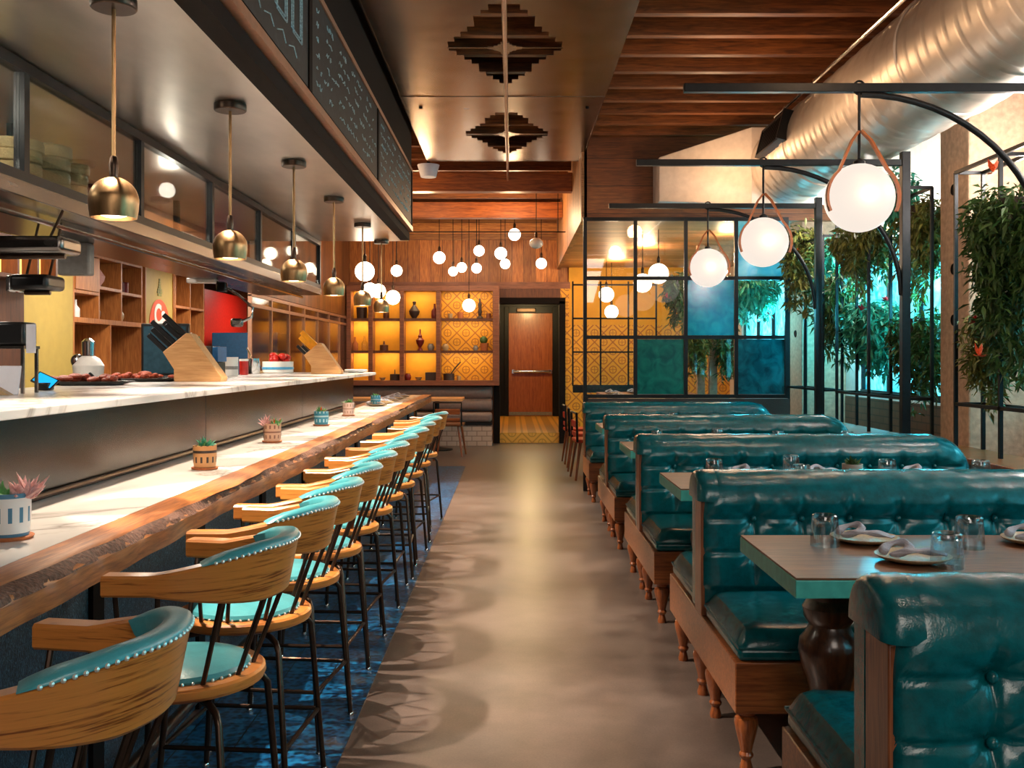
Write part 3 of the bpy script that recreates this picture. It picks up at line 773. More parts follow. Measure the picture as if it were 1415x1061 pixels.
def make_bench(single=False):
    t = thing('booth_bench', '', 'booth bench', (0,0,0), 0, 'back to back booth benches')
    X0, X1 = .745, 2.70
    b = obj('base', MB().box(X0, X1, -.70, .12 if single else .68, .213, .385), M['bench_wood'], t, .004)
    obj('end_post', MB().box(X0-.001, X0+.05, -.102, .028, .386, .835), M['post_wood'], t, .004)
    obj('end_panel', MB().box(X0+.002, X0+.05, .030, .115, .386, .84), M['teal'], t, .012)
    for s in ((-1,) if single else (-1, 1)):
        lo = MB().box(X0+.012, X1-.01, s*.125, s*(.695 if s < 0 else .675), .386, .432)
        c = obj('seat_base', lo, M['teal'], t, .016, seg=3)
        # pillow: grid with puff
        mb = MB(); nx, ny = 60, 22; xa, xb = X0+.010, X1-.008; ya, yb = .118, (.705 if s < 0 else .685)
        secs = []
        for i in range(nx+1):
            f = i/nx; x = xa + (xb-xa)*f; e = min(1, min(f, 1-f)*nx*.45); e = math.sqrt(max(0, 1-(1-e)**2))
            q = []
            for k in range(ny+1):
                g = k/ny; y = ya + (yb-ya)*g; e2 = min(1, min(g,1-g)*ny*.35); e2 = math.sqrt(max(0,1-(1-e2)**2))
                z = .437 + .066*min(e, 1)*e2 + .006*math.sin(PI*f)*math.sin(PI*g) + .0035*math.sin(x*17+g*5)*math.sin(g*9+x*3)*e*e2
                q.append((x, s*y, z))
            for k in range(ny, -1, -1):
                y = ya + (yb-ya)*k/ny; q.append((x, s*y, .4325))
            secs.append(q)
        obj('seat_cushion', mb.sweep(secs), M['teal'], t)
        pp = MB().tube([(X0+.010, s*.13, .4345),(X0+.010, s*(.70 if s < 0 else .68), .4345),(X1-.02, s*(.70 if s < 0 else .68), .4345)], .006, 6)
        obj('piping', pp, M['teal'], t)
    bm_, bx, rows = bench_back_mesh(X0+.008, X1, .435, .952, .118)
    bk = obj('backrest', bm_, M['teal'], t, 0, True, ang=80)
    for s in (-1,1):
        if single and s > 0: continue
        for b_ in bx:
            for r in rows: obj('tufting_button', MB().sphere((b_, s*.102, r), .0125, 12, 8), M['teal'], bk)
    # end wrap of the roll above the post
    w = MB(); secs = []
    for i in range(10):
        a = PI/2*min(1, i/7); x = X0-.014 + (.04*(1-math.cos(a)) if i < 8 else .04+.02*(i-7)); k = .70 + .30*math.sin(a); q = []
        for j in range(17):
            an = PI*j/16; q.append((x, .127*k*math.cos(an), .838 + .006 + .108*(k**.6)*math.sin(an)))
        q.append((x, -.127*k, .838)); q.append((x, .127*k, .838))
        secs.append(q)
    obj('roll_end', w.sweep(secs), M['teal'], bk)
    for x in (X0+.05, X1-.06):
        for y in (-.64, -.13, .13, .60):
            if x > 1 and abs(y) < .2: continue
            if single and y > 0: continue
            obj('leg', MB().lathe(leg_profile(), x, y, 0, 20), M['turned'], t)
    return t
bd_ = [2.07, 4.02, 5.92, 7.95, 10.33]
bl = ['teal leather booth bench nearest the camera at bottom right, cropped by the frame', 'teal leather booth bench behind the nearest table, second from the camera',
      'teal leather booth bench in the middle of the row, behind the second table', 'teal leather booth bench behind the third table, bright blue sheen along its top', 'farthest teal leather booth bench, backed against the black glass grid screen']
b0 = make_bench()
for i, y in enumerate(bd_):
    o = b0 if i == 0 else make_bench(True) if i == 4 else dup(b0, (0,0,0))
    o.location = (0, y, 0); o['label'] = bl[i]
# ledge along the right wall
t = thing('wall_ledge', 'brown wooden ledge with a box front running under the right-hand plants', 'ledge', (0,0,0))
obj('ledge_top', MB().box(2.74,3.11,.2,10.5,.76,.80), M['bench_wood'], t, .006)
obj('ledge_front', MB().box(2.78,3.1,.25,10.45,0,.76), M['post_wood'], t, 0, False)

# ================================================================== TABLES
def ped_profile():
    return [(0,0),(.17,0),(.17,.03),(.13,.05),(.10,.08),(.085,.12),(.075,.20),(.085,.26),(.10,.30),(.075,.33),(.07,.36),(.085,.41),(.105,.455),(.115,.495),(.11,.53),(.085,.555),(.075,.575),(.095,.60),(.10,.63),(.08,.655),(.085,.68),(.11,.705),(.12,.733),(0,.733)]
def make_table():
    t = thing('dining_table', '', 'table', (0,0,0), 0, 'booth tables with turquoise edges')
    obj('tabletop', MB().box(.787, 2.56, -.335, .335, .786, .792), M['tabletop'], t, 0, False)
    obj('edge_band', MB().box(.785, 2.562, -.337, .337, .735, .7855), M['teal_paint'], t, .003, False)
    for x in (.985, 2.30): obj('pedestal', MB().lathe([(r*.82, z) for r, z in ped_profile()], x, 0, 0, 32), M['turned_dark'], t)
    return t
td = [3.09, 4.97, 6.94, 9.03]
tl = ['nearest booth table, dark wood top with a turquoise painted edge', 'second booth table from the camera, turquoise edge corner showing past the bench', 'third booth table from the camera, only its pale corner showing', 'fourth and farthest booth table before the glass grid screen']
t0 = make_table()
for i, y in enumerate(td):
    o = t0 if i == 0 else dup(t0, (0,0,0)); o.location = (0,y,0); o['label'] = tl[i]
# place settings
def make_plate():
    t = thing('plate', '', 'plate', (0,0,0), 0, 'stoneware plates on the booth tables')
    obj('plate_body', MB().lathe([(0,0),(.06,0),(.066,.004),(.095,.010),(.108,.017),(.110,.021),(.106,.022),(.09,.016),(.06,.009),(0,.009)], n=40), M['stone'], t)
    return t
def make_napkin():
    random.seed(9)
    secs = []; n = 46
    # twisted cloth: a loop then a fanned tail
    for i in range(n+1):
        f = i/n
        if f < .55:
            a = R(200) - R(330)*f/.55; p = Vector((-.055 + .036*math.cos(a), .0 + .03*math.sin(a), .030 + .014*math.sin(a*1.0+.6)))
            a2 = a - .05; d = Vector((math.sin(a), -math.cos(a), .15)).normalized()
        else:
            g = (f-.55)/.45; a = R(200)-R(330); p0 = Vector((-.055 + .036*math.cos(a), .03*math.sin(a), .030+.014*math.sin(a+.6)))
            p = p0.lerp(Vector((.085,-.018,.020)), g) + Vector((0, -.006*math.sin(PI*g), .012*math.sin(PI*g))); d = Vector((1,-.15,-.05)).normalized()
        w = .013 + .004*math.sin(f*19) + (.020*max(0,(f-.5)/.5)); h = .010 + .003*math.sin(f*31) - .003*f
        if f > .95: w *= .8; h *= .6
        side = d.cross(Vector((0,0,1))).normalized(); up = side.cross(d).normalized(); q = []
        for j in range(14):
            an = 2*PI*j/14; rr = 1 + .16*math.sin(an*4 + f*6)
            q.append(p + side*w*rr*math.cos(an) + up*h*rr*math.sin(an))
        secs.append(q)
    mb = MB().sweep(secs)
    zmin = min(v[2] for v in mb.v); mb.v = [(v[0],v[1],v[2]-zmin) for v in mb.v]
    o = obj('napkin', mb, M['napkin'], None, 0, True, 1, ang=180); tag(o, '', 'napkin', 'knotted napkins on the plates'); return o
def glass_mat():
    return glass('tumbler_glass', (.86,.92,.94,1), .03, gloss=.55)
M['tumbler'] = glass_mat()
def make_glass():
    # upside-down tumbler: rim on the table, thick base up
    o = obj('tumbler', MB().lathe([(.046,0),(.0455,.04),(.043,.085),(.041,.098),(.036,.102),(0,.102)], n=28).lathe([(0,.086),(.036,.086),(.040,.082)], n=28), M['tumbler'])
    tag(o, '', 'glass', 'upturned tumblers on the booth tables'); return o
pp0, nn0, gg0 = make_plate(), make_napkin(), make_glass(); used = [0,0,0]
posn = {'nl':'near left', 'fl':'far left', 'nr':'near right', 'fr':'far right', 'nm':'near middle','fm':'far middle'}
tn = ['the nearest booth table', 'the second booth table', 'the third booth table', 'the fourth booth table']
ZT = .7925
def setting(ti, key, x, dy, rz, gx, gdy):
    y = td[ti] + dy
    for k, (src, loc, txt) in enumerate(((pp0, (x,y,ZT), 'round tan stoneware plate at the %s place of %s'), (nn0, (x+.01,y-.0,ZT+.0135), 'knotted grey napkin on the plate at the %s place of %s'), (gg0, (gx, td[ti]+gdy, ZT), 'clear upturned tumbler at the %s place of %s'))):
        if used[k]: o = dup(src, (0,0,0))
        else: o = src; used[k] = 1
        o.location = loc; o.rotation_euler = (0,0,R(rz) if k == 1 else 0)
        o['label'] = txt % (posn[key], tn[ti])
setting(0,'fl', 1.165, .20, -30, 1.015, .14)
setting(0,'nl', 1.20, -.11, -15, 1.265, -.215+.02)
setting(0,'fr', 1.72, .17, -20, 1.465, .10)
setting(0,'nr', 1.80, -.16, 160, 2.02, -.2)
for ti in (1,2,3):
    j = .02*ti
    setting(ti,'fl', 1.20+j, .15, -25, 1.02, .05)
    setting(ti,'nl', 1.22, -.15, 150, 1.40-j, -.22)
    setting(ti,'fm', 1.60, .16, 10+20*ti, 1.44+j, .24)
    setting(ti,'fr', 2.12-j, .14, -40, 1.90-j, .02)
    setting(ti,'nr', 2.0, -.17, 170, 2.33, -.02)
# ================================================================== GLOBE LAMPS ON ARMS
def make_arm():
    t = thing('bracket_lamp', '', 'globe lamp', (0,0,0), 0, 'globe lamps on arms over the booths')
    obj('post', MB().box(2.80,2.86,-.03,.03,.801,2.885), M['black'], t, .003, False)
    obj('arm', MB().box(.895,2.80,-.022,.022,2.785,2.83), M['black'], t, .003, False)
    pts = [(1.82 + .98*math.sin(PI/2*i/16), 0, 2.775 - .92*(1-math.cos(PI/2*i/16))) for i in range(17)]
    obj('brace', MB().tube(pts, .017, 10), M['black'], t)
    g = obj('globe', MB().sphere((1.81,0,2.235), .178, 40, 24), M['globe'], t)
    obj('stem', MB().tube([(1.81,0,2.785),(1.81,0,2.40)], .008, 8), M['black'], t)
    obj('hook', MB().tube([(1.81+.03*math.cos(a*PI/8),0,2.81+.035*math.sin(a*PI/8)) for a in range(16)], .006, 6, closed=True), M['black'], t)
    obj('cap', MB().lathe([(0,.0),(.03,0),(.03,.018),(.012,.03),(0,.03)], 1.81,0,2.408,16), M['black'], t)
    for s in (-1,1):
        p = [(1.81+s*.006,0,2.585),(1.81+s*.05,-.02,2.53)]
        for k in range(9):
            a = R(48 - 9*k); p.append((1.81 + s*.186*math.cos(a), -.05-.0*k, 2.235 + .186*math.sin(a)))
        secs = []
        P = [Vector(q) for q in p]
        for i, q in enumerate(P):
            d = (P[min(i+1,len(P)-1)]-P[max(i-1,0)]).normalized(); n_ = Vector((0,1,0)); u = d.cross(n_).normalized()
            secs.append([q - n_*.014 - u*.002, q + n_*.014 - u*.002, q + n_*.014 + u*.010, q - n_*.014 + u*.010])
        obj('strap', MB().sweep(secs), M['strap'], t)
    return t
ad = [5.19, 7.17, 9.2]
al = ['white globe lamp hanging from the nearest black arm, largest of the three', 'white globe lamp with tan strap on the middle black arm', 'smallest white globe lamp on the farthest black arm, in front of the glass grid']
a0 = make_arm()
for i, y in enumerate(ad):
    o = a0 if i == 0 else dup(a0, (0,0,0)); o.location = (0,y,0); o['label'] = al[i]
# ================================================================== DUCT
DX, DZ, DR = 2.72, 3.28, .39
t = thing('spiral_duct', 'large round spiral metal air duct running under the ceiling on the right', 'air duct', (DX, 0, DZ))
nv = 72; ys_ = []; y = .4
while y < 9.7: ys_.append(y); y += .02
secs = []
for y in ys_:
    q = []
    for k in range(nv):
        a = 2*PI*k/nv; ph = ((y + .13*k/nv) / .13) % 1.0; r = DR + (.009 if ph < .10 else 0)
        q.append((r*math.cos(a), y, r*math.sin(a)))
    secs.append(q)
obj('duct_body', MB().sweep(secs), M['duct'], t, 0, True, ang=60)
for y in (3.4, 6.1, 8.6):
    rs = [(DR+.004, -.05),(DR+.014,-.045),(DR+.014,.045),(DR+.004,.05)]
    mb = MB().lathe(rs, n=60); mb.v = [(v[0], v[2]+y, v[1]) for v in mb.v]
    obj('duct_collar', mb, M['duct'], t)
# grille box on the left side
gr = MB(); a = R(165)
def loc(r, u, y): # u tangential
    c, s_ = math.cos(a), math.sin(a); return (r*c - u*s_, y, r*s_ + u*c)
for (r0, r1, u0, u1, y0, y1) in [(DR-.02,DR+.07,-.13,.13,8.45,8.48),(DR-.02,DR+.05,-.13,.13,9.25,9.28),(DR-.02,DR+.05,-.13,-.11,8.48,9.25),(DR-.02,DR+.05,.11,.13,8.48,9.25),(DR+.0,DR+.02,-.11,.11,8.48,9.25)]:
    gr.add([loc(r,u,y) for r in (r0,r1) for u in (u0,u1) for y in (y0,y1)], [(0,1,3,2),(4,6,7,5),(0,4,5,1),(2,3,7,6),(0,2,6,4),(1,5,7,3)])
for k in range(16):
    y = 8.5 + k*.046
    gr.add([loc(r,u,yy) for r in (DR+.02,DR+.045) for u in (-.11,.11) for yy in (y,y+.008)], [(0,1,3,2),(4,6,7,5),(0,4,5,1),(2,3,7,6),(0,2,6,4),(1,5,7,3)])
obj('air_grille', gr, M['black'], t, 0, False)
# tapered drywall transition at the end
mb = MB()
A = [(2.34,9.72,2.90),(2.34,9.72,3.66),(3.10,9.72,3.66),(3.10,9.72,2.90)]
B = [(1.50,10.15,3.0),(1.50,10.15,3.45),(1.50,10.60,3.45),(1.50,10.60,3.0)]
mb.add(A+B, [(0,1,2,3),(7,6,5,4),(0,4,5,1),(1,5,6,2),(2,6,7,3),(3,7,4,0)])
o = obj('tapered_duct_branch', mb, M['plaster'], None, .01, False); tag(o, 'pale tapered duct branch wedging left from the end of the round duct', 'duct')
o = obj('wall_conduit', MB().tube([(2.38,.5,3.58),(2.38,9.0,3.58)], .014, 8), M['chrome']); tag(o, 'thin metal conduit along the upper left side of the round duct', 'conduit')

# ================================================================== GLASS GRID SCREEN
YG = 10.5; gx = [.77 + .531*k for k in range(5)]; gz = [1.0 + .622*k for k in range(4)]
t = thing('glass_grid_screen', 'black metal grid screen with clear, teal and blue square panes behind the last booth', 'screen', (0, YG, 0))
fr = MB()
for x in gx: fr.box(x-.019,x+.019,-.02,.02,gz[0]-.02,gz[3]+.02)
for z in gz: fr.box(gx[0],gx[4],-.019,.019,z-.019,z+.019)
obj('screen_frame', fr, M['black'], t, 0, False)
obj('corner_post', MB().box(gx[0]-.02,gx[0]+.03,-.025,.025,0.005,gz[0]), M['black'], t, 0, False)
kinds = {(1,0):'tealglass',(3,0):'darkteal',(2,1):'blueglass',(3,2):'cyanglass'}
for c in range(4):
    for r in range(3):
        k = kinds.get((c,r), 'glass')
        p = obj('pane', MB().box(gx[c]+.021,gx[c+1]-.021,-.004,.004,gz[r]+.021,gz[r+1]-.021), M[k], t, 0, False)
        if k != 'glass': p['label'] = {'tealglass':'mottled teal green pane','darkteal':'dark teal pane','blueglass':'turquoise blue pane','cyanglass':'pale cyan pane'}[k]
struct('wall_low', MB().box(.80, 2.92, YG-.02, YG+.05, 0, .975), M['darkstone'])
# second grid further back
t = thing('window_grid', 'thin black metal window grid in front of the yellow patterned wall', 'screen', (0, 14.5, 0))
fr = MB()
for k in range(4): fr.box(.885+.405*k-.012,.885+.405*k+.012,-.012,.012,1.0,2.52)
for k in range(4): fr.box(.885,2.10,-.012,.012,1.0+.49*k-.012,1.0+.49*k+.012)
obj('grid_frame', fr, M['black'], t, 0, False)
obj('sill_panel', MB().box(.885,2.12,-.03,.03,.90,.99), M['black'], t, 0, False)

# ================================================================== FAR WALL NICHE SHELVES
NX0, NX1, NZ0, NZ1 = -2.64, -.25, 1.04, 2.52
t = thing('display_shelf', 'brown wooden display shelving with yellow lit back on the far wall', 'shelf', (0, YW-.06, 0))
xsn = [-2.64, -2.19, -1.76, -1.20, -.71+.03, -.25]
xsn = [PX(x, 16.2) for x in (483, 513, 556, 606, 684)]
fr = MB()
fr.box(xsn[0]-.04,xsn[-1]+.07,-.34,.0,NZ1-.03,NZ1+.06); fr.box(xsn[0]-.04,xsn[-1]+.07,-.36,.0,NZ0-.08,NZ0)
for i, x in enumerate(xsn): fr.box(x-.035,x+(.07 if i == 4 else .035),-.34,-.0,NZ0,NZ1-.03)
obj('shelf_frame', fr, M['niche_wood'], t, .004, False)
zs = [NZ0, PZ(486,16.2), PZ(441.5,16.2)]
for i in range(4):
    obj('back_panel', MB().box(xsn[i]+.035,xsn[i+1]-.035,-.04,-.02,NZ0,NZ1-.03), M['lattice' if i == 3 else 'yellow'], t, 0, False)
    for z in zs[1:]: obj('shelf_board', MB().box(xsn[i]+.035,xsn[i+1]-.035,-.30,-.041,z-.02,z+.02), M['cab_dark'], t, 0, False)
# ornaments
def vase(name, px, row, prof, m, lab, sc=1.0, cat='ornament', extra=None):
    x = PX(px, 16.22); z = (zs[row] if row else NZ0) + (.021 if row else .001)
    o = obj(name, MB().lathe([(r*sc, h*sc) for r, h in prof], n=20), M[m]); o.location = (x, YW-.22, z); tag(o, lab, cat, 'ornaments on the display shelves')
    if extra: extra(o)
    return o
P_b = [(0,0),(.04,0),(.045,.02),(.045,.10),(.015,.14),(.013,.19),(.018,.20),(0,.20)]
P_j = [(0,0),(.05,0),(.07,.05),(.07,.09),(.045,.13),(.05,.14),(0,.14)]
P_v = [(0,0),(.03,0),(.08,.07),(.09,.12),(.05,.18),(.02,.22),(.03,.27),(.022,.28),(0,.28)]
P_c = [(0,0),(.05,0),(.055,.11),(.05,.115),(0,.115)]
P_s = [(0,0),(.045,0),(.05,.01),(.02,.04),(.03,.09),(.02,.15),(.03,.2),(.012,.24),(.016,.27),(0,.30)]
vase('vase', 499, 2, P_c, 'darkstone', 'dark square-shouldered jar on the top left display shelf', 1.6)
vase('bottle', 533, 2, P_b, 'cab_dark', 'small brown bottle on the top shelf of the second bay', 1.1, 'bottle')
vase('vase', 572, 2, P_v, 'darkstone', 'dark rounded clay figure on the top shelf of the third bay')
vase('bottle', 600, 2, P_b, 'maroon', 'reddish bottle at the right end of the third bay top shelf', 1.2, 'bottle')
vase('cup', 622, 2, P_c, 'stone', 'pale cup at the left of the top shelf, last bay', .7)
vase('cup', 636, 2, P_c, 'terra', 'orange-brown cup in the middle of the top shelf, last bay', .9)
vase('candlestick', 663, 2, P_s, 'darkstone', 'tall dark turned candlestick on the top right shelf', 1.15)
vase('cup', 675, 2, P_c, 'niche_wood', 'small brown cup beside the candlestick on the top right shelf', .75)
vase('carafe', 490, 1, P_b, 'terra', 'orange bottle on the middle left shelf behind the pass', 1.1, 'bottle')
vase('carafe', 503, 1, P_b, 'glass', 'clear bottle on the middle left shelf', 1.2, 'bottle')
vase('lidded_box', 530, 1, [(0,0),(.07,0),(.07,.09),(.02,.10),(.012,.15),(0,.16)], 'cab_dark', 'brown lidded box on the middle shelf of the second bay')
vase('figurine', 580, 1, [(0,0),(.05,0),(.02,.05),(.06,.12),(.07,.17),(.03,.21),(.035,.24),(.012,.27),(.015,.34),(0,.36)], 'maroon', 'tall dark red bird-like figurine on the middle shelf', 1.0, 'figurine')
vase('jar', 595, 1, P_j, 'grey', 'grey jar at the right of the third bay middle shelf', .8, 'jar')
vase('jar', 615, 1, P_j, 'stone', 'pale little jar at the left of the patterned middle shelf', .8, 'jar')
vase('jar', 657, 1, P_j, 'grey', 'small grey jar beside the potted plant on the patterned middle shelf', .6, 'jar')
def plantx(o): obj('foliage', MB().sphere((-.01,0,.17), .065, 10, 8), M['leaf1'], o)
vase('flower_pot', 669, 1, [(0,0),(.05,0),(.075,.12),(.065,.12),(0,.11)], 'terra', 'orange pot with a dark bushy plant on the patterned middle shelf', 1.0, 'potted plant', plantx)
vase('bowl', 528, 0, [(0,0),(.03,0),(.06,.05),(0,.045)], 'stone', 'small bowl at the left of the second bay bottom shelf', .9, 'bowl')
vase('lidded_box', 545, 0, [(0,0),(.08,0),(.08,.10),(.01,.105),(.008,.17),(0,.18)], 'darkstone', 'dark canister with a stem knob on the bottom shelf, second bay')
vase('bowl', 563, 0, P_j, 'maroon', 'dark round jar on the bottom shelf of the third bay', .8, 'jar')
vase('bowl', 578, 0, [(0,0),(.03,0),(.06,.05),(0,.045)], 'stone', 'pale shallow bowl on the bottom shelf of the third bay', 1, 'bowl')
o = obj('wooden_crate', MB().box(-.11,.11,-.08,.08,0,.13), M['darkstone'], None, .006, False); o.location = (PX(597,16.2), YW-.24, NZ0+.001); tag(o, 'dark oblong box on the bottom shelf of the third bay', 'box', 'ornaments on the display shelves')
def handlex(o): obj('handle', MB().tube([(.03,0,.10),(.10,0,.2),(.19,0,.30)], .012, 8), M['darkstone'], o)
vase('pan', 620, 0, [(0,0),(.09,0),(.09,.11),(.08,.11),(.08,.01),(0,.01)], 'darkstone', 'dark pot with a long raised handle on the patterned bottom shelf', 1.0, 'pot', handlex)
vase('cup', 634, 0, P_c, 'stone', 'small pale cup right of the dark pot on the bottom shelf', .6)
# banquette
t = thing('banquette', 'grey leather banquette with rolled back cushions on a white tiled base', 'banquette', (0, YW, 0))
bx0, bx1 = -2.66, -.32
obj('tiled_base', MB().box(bx0,bx1,-.62,-.08,0.001,.33), M['tile'], t, 0, False)
for z, r in ((.845,.11),(.64,.11)):
    mb = MB().lathe([(0,0),(.08,.003),(.11,.02),(.12,.05),(.12,bx1-bx0-.05),(.11,bx1-bx0-.02),(.08,bx1-bx0-.003),(0,bx1-bx0)], n=24); mb.v = [(bx0+v[2], -.20+v[0]*.8, z+v[1]*.9) for v in mb.v]
    obj('back_cushion', mb, M['greyl'], t)
obj('seat_cushion', MB().box(bx0,bx1,-.66,-.28,.38,.53), M['greyl'], t, .05, seg=4)
obj('seat_board', MB().box(bx0,bx1,-.64,-.08,.332,.378), M['black'], t, 0, False)
# ---- string of bulbs / globes
def pend_globe(x, y, z, r, lab, ztop, m='bulb', sz=1.0):
    t = thing('hanging_bulb', lab, 'pendant bulb', (x, y, z), 0, 'round glass bulbs hanging over the far dining area')
    obj('bulb', MB().sphere((0,0,0), r, 22, 14, sz), M[m], t)
    obj('socket', MB().lathe([(0,r*.93*sz),(.02,r*.93*sz),(.02,r*sz+.06),(.006,r*sz+.09),(0,r*sz+.09)], n=12), M['bronze'], t)
    obj('cord', MB().tube([(0,0,r*sz+.08),(0,0,ztop-z)], .006, 6), M['black'], t)
    return t
bulbs = [(504,375,13.5,'big glowing globe above the far end of the bar, largest of the cluster'),(511,401,10.5,'glowing globe just below the big one at the far end of the bar'),(523,402,10,'glowing globe right of the brass lamps, overlapping its neighbour'),(543,411,10,'glowing globe hanging lowest on the left, beside the last brass lamps'),
 (548,374,8,'glowing bulb high above the second shelf bay'),(607,356,8.5,'glowing bulb alone near the third shelf bay, left of the cluster'),(626,375,6.5,'small glowing bulb at the lower left of the middle cluster'),(638,369.5,7,'small glowing bulb touching the lower left one of the middle cluster'),
 (658.5,370.5,7,'small glowing bulb at the bottom centre of the middle cluster'),(662,346.5,7.5,'glowing bulb at the top left of the middle cluster'),(692,350,8.5,'glowing bulb above another one in the right of the cluster'),(698,364.5,7,'glowing bulb tucked beneath a larger one in the cluster'),
 (711,324,8.5,'highest glowing bulb, just below the lit cross beam'),(748,364,7.5,'glowing bulb at the right above the door'),(648,422,9,'glowing globe hanging low in front of the last shelf bay'),
 (838,407,10.5,'glowing globe behind the clear lower left of the grid screen, upper of two'),(845,431,9.5,'glowing globe behind the grid screen, lower of two'),(910,378,14,'glowing globe on a curved arm behind the second grid column'),(888,391,13,'glowing globe left of the curved-arm one behind the grid')]
for i, (px, py, r, lab) in enumerate(bulbs):
    rr = .105 if px < 800 else .115
    D = min(15.6, F*rr/r)
    if px < 560: D = max(D, 10.9); 
    if px > 800: D = max(11.6, D)
    rr = r*D/F
    ztop = 4.0 if px < 800 else 2.9
    # a cord that would cross a beam is hung from it
    for yb in (12.3, 14.6):
        if abs(D - yb) < .11 and px < 800: ztop = 3.46
    pend_globe(PX(px,D), D, PZ(py,D), rr, lab, ztop)
t = pend_globe(PX(741,13.2), 13.2, PZ(336,13.2), .092, 'unlit white oval glass lamp hanging between the bright bulbs', 4.0, 'white', .78)
# thin cross rods
o = obj('lighting_rail', MB().tube([(-1.9,13.0,3.05),(.70,13.0,3.05)], .008, 6).tube([(-1.9,13.0,3.05),(-1.9,13.0,4.0)], .006, 6).tube([(.6,13.0,3.05),(.6,13.0,4.0)], .006, 6), M['black']); tag(o, 'thin black cross rod among the hanging bulbs', 'rail')
# ceiling spot + speaker
t = thing('ceiling_spotlight', 'small white cup-shaped ceiling light left of the far cross beam', 'spotlight', (PX(592,11.6), 11.6, 3.75))
obj('lamp_cup', MB().lathe([(0,-.24),(.09,-.24),(.13,-.10),(.12,-.10),(.06,-.12),(0,-.12)], n=20), M['paper'], t)
obj('stem', MB().tube([(0,0,-.12),(0,0,.0)], .02, 8), M['brown'], t)

# ================================================================== FAR TABLES, CHAIRS
def far_chair(x, y, rz, seat, back, lab, grp, sc=1.0):
    t = thing('dining_chair', lab, 'chair', (x,y,0), rz, grp)
    obj('seat', MB().box(-.2,.2,-.2,.2,.43,.47), M[seat], t, .012)
    obj('backrest', MB().box(-.18,.18,.18,.205,.60,.68), M[back], t, .008)
    obj('backrest_slat', MB().box(-.18,.18,.18,.20,.50,.55), M[back], t, .006)
    obj('back_frame', MB().tube([(-.2,.19,.44),(-.2,.20,.77),(.2,.20,.77),(.2,.19,.44)], .014, 8), M['black'], t)
    for sx in (-1,1):
        for sy in (-1,1):
            obj('leg', MB().tube([(sx*.15,sy*.15,.43),(sx*.21,sy*.21,.0)], [.02,.012], 10), M['turned'], t)
    return t
far_chair(-.90, 14.35, R(175), 'joist', 'beam', 'wooden chair with black back frame at the far left table by the banquette', 'chairs at the far tables')
far_chair(-1.35, 13.5, R(150), 'joist', 'beam', 'wooden chair half hidden behind the last bar stools', 'chairs at the far tables')
far_chair(.92, 11.6, R(95), 'redseat', 'redseat', 'red upholstered chair nearest the last booth at the right of the aisle', 'red chairs at the far right table')
far_chair(.91, 12.5, R(88), 'redseat', 'red', 'red upholstered chair, middle one at the right of the aisle', 'red chairs at the far right table')
far_chair(.90, 13.35, R(92), 'redseat', 'red', 'red upholstered chair, farthest one at the right of the aisle', 'red chairs at the far right table')
def simple_table(x0,x1,y0,y1,z,lab,m='block'):
    t = thing('dining_table', lab, 'table', ((x0+x1)/2,(y0+y1)/2,0), 0, 'far dining tables'); w=(x1-x0)/2; d=(y1-y0)/2
    obj('tabletop', MB().box(-w,w,-d,d,z-.04,z), M[m], t, .004, False)
    obj('pedestal', MB().lathe([(0,0),(.24,0),(.24,.02),(.04,.05),(.035,z-.06),(.1,z-.041),(0,z-.041)], n=20), M['black'], t)
    return t
simple_table(-1.55,-.74,14.85,15.55,.80,'light wooden table in front of the grey banquette')
simple_table(-2.5,-1.75,14.85,15.55,.80,'light wooden table at the left end of the banquette')
simple_table(1.15,2.5,11.2,12.0,.94,'raised table laid with plates right behind the glass grid screen','tabletop')
simple_table(1.15,2.4,12.5,13.6,.94,'raised table laid with plates farther behind the glass grid screen','tabletop')
pl_ = 0
for (x,y) in ((1.25,11.5),(1.55,11.7),(1.85,11.5),(1.3,12.8),(1.62,13.1),(1.95,12.8)):
    o = dup(pp0, (x,y,.941)); o['label'] = ['plate at the left of the raised table just behind the grid screen','plate at the middle of the raised table just behind the grid screen','plate at the right of the raised table just behind the grid screen','plate at the left of the farther raised table behind the grid','plate at the middle of the farther raised table behind the grid','plate at the right of the farther raised table behind the grid'][pl_]; o['group'] = 'plates on the raised tables'
    o = dup(nn0, (x,y,.955)); o['label'] = ['napkin on the left plate of the raised table just behind the grid screen','napkin on the middle plate of the raised table just behind the grid screen','napkin on the right plate of the raised table just behind the grid screen','napkin on the left plate of the farther raised table','napkin on the middle plate of the farther raised table','napkin on the right plate of the farther raised table'][pl_]; o['group'] = 'napkins on the raised tables'; pl_ += 1
# plates/napkins at the far end of the bar
for i, y in enumerate((10.0,10.55,11.1,11.65,12.2)):
    o = dup(pp0, (-1.36,y,.9205)); o['label'] = 'stoneware plate on the far end of the bar, %s beyond the last plant pot' % ordn[i]; o['group'] = 'plates on the far end of the bar'
    o = dup(nn0, (-1.36,y,.934)); o['label'] = 'napkin on the far end of the bar, %s beyond the last plant pot' % ordn[i]; o['group'] = 'napkins on the far end of the bar'

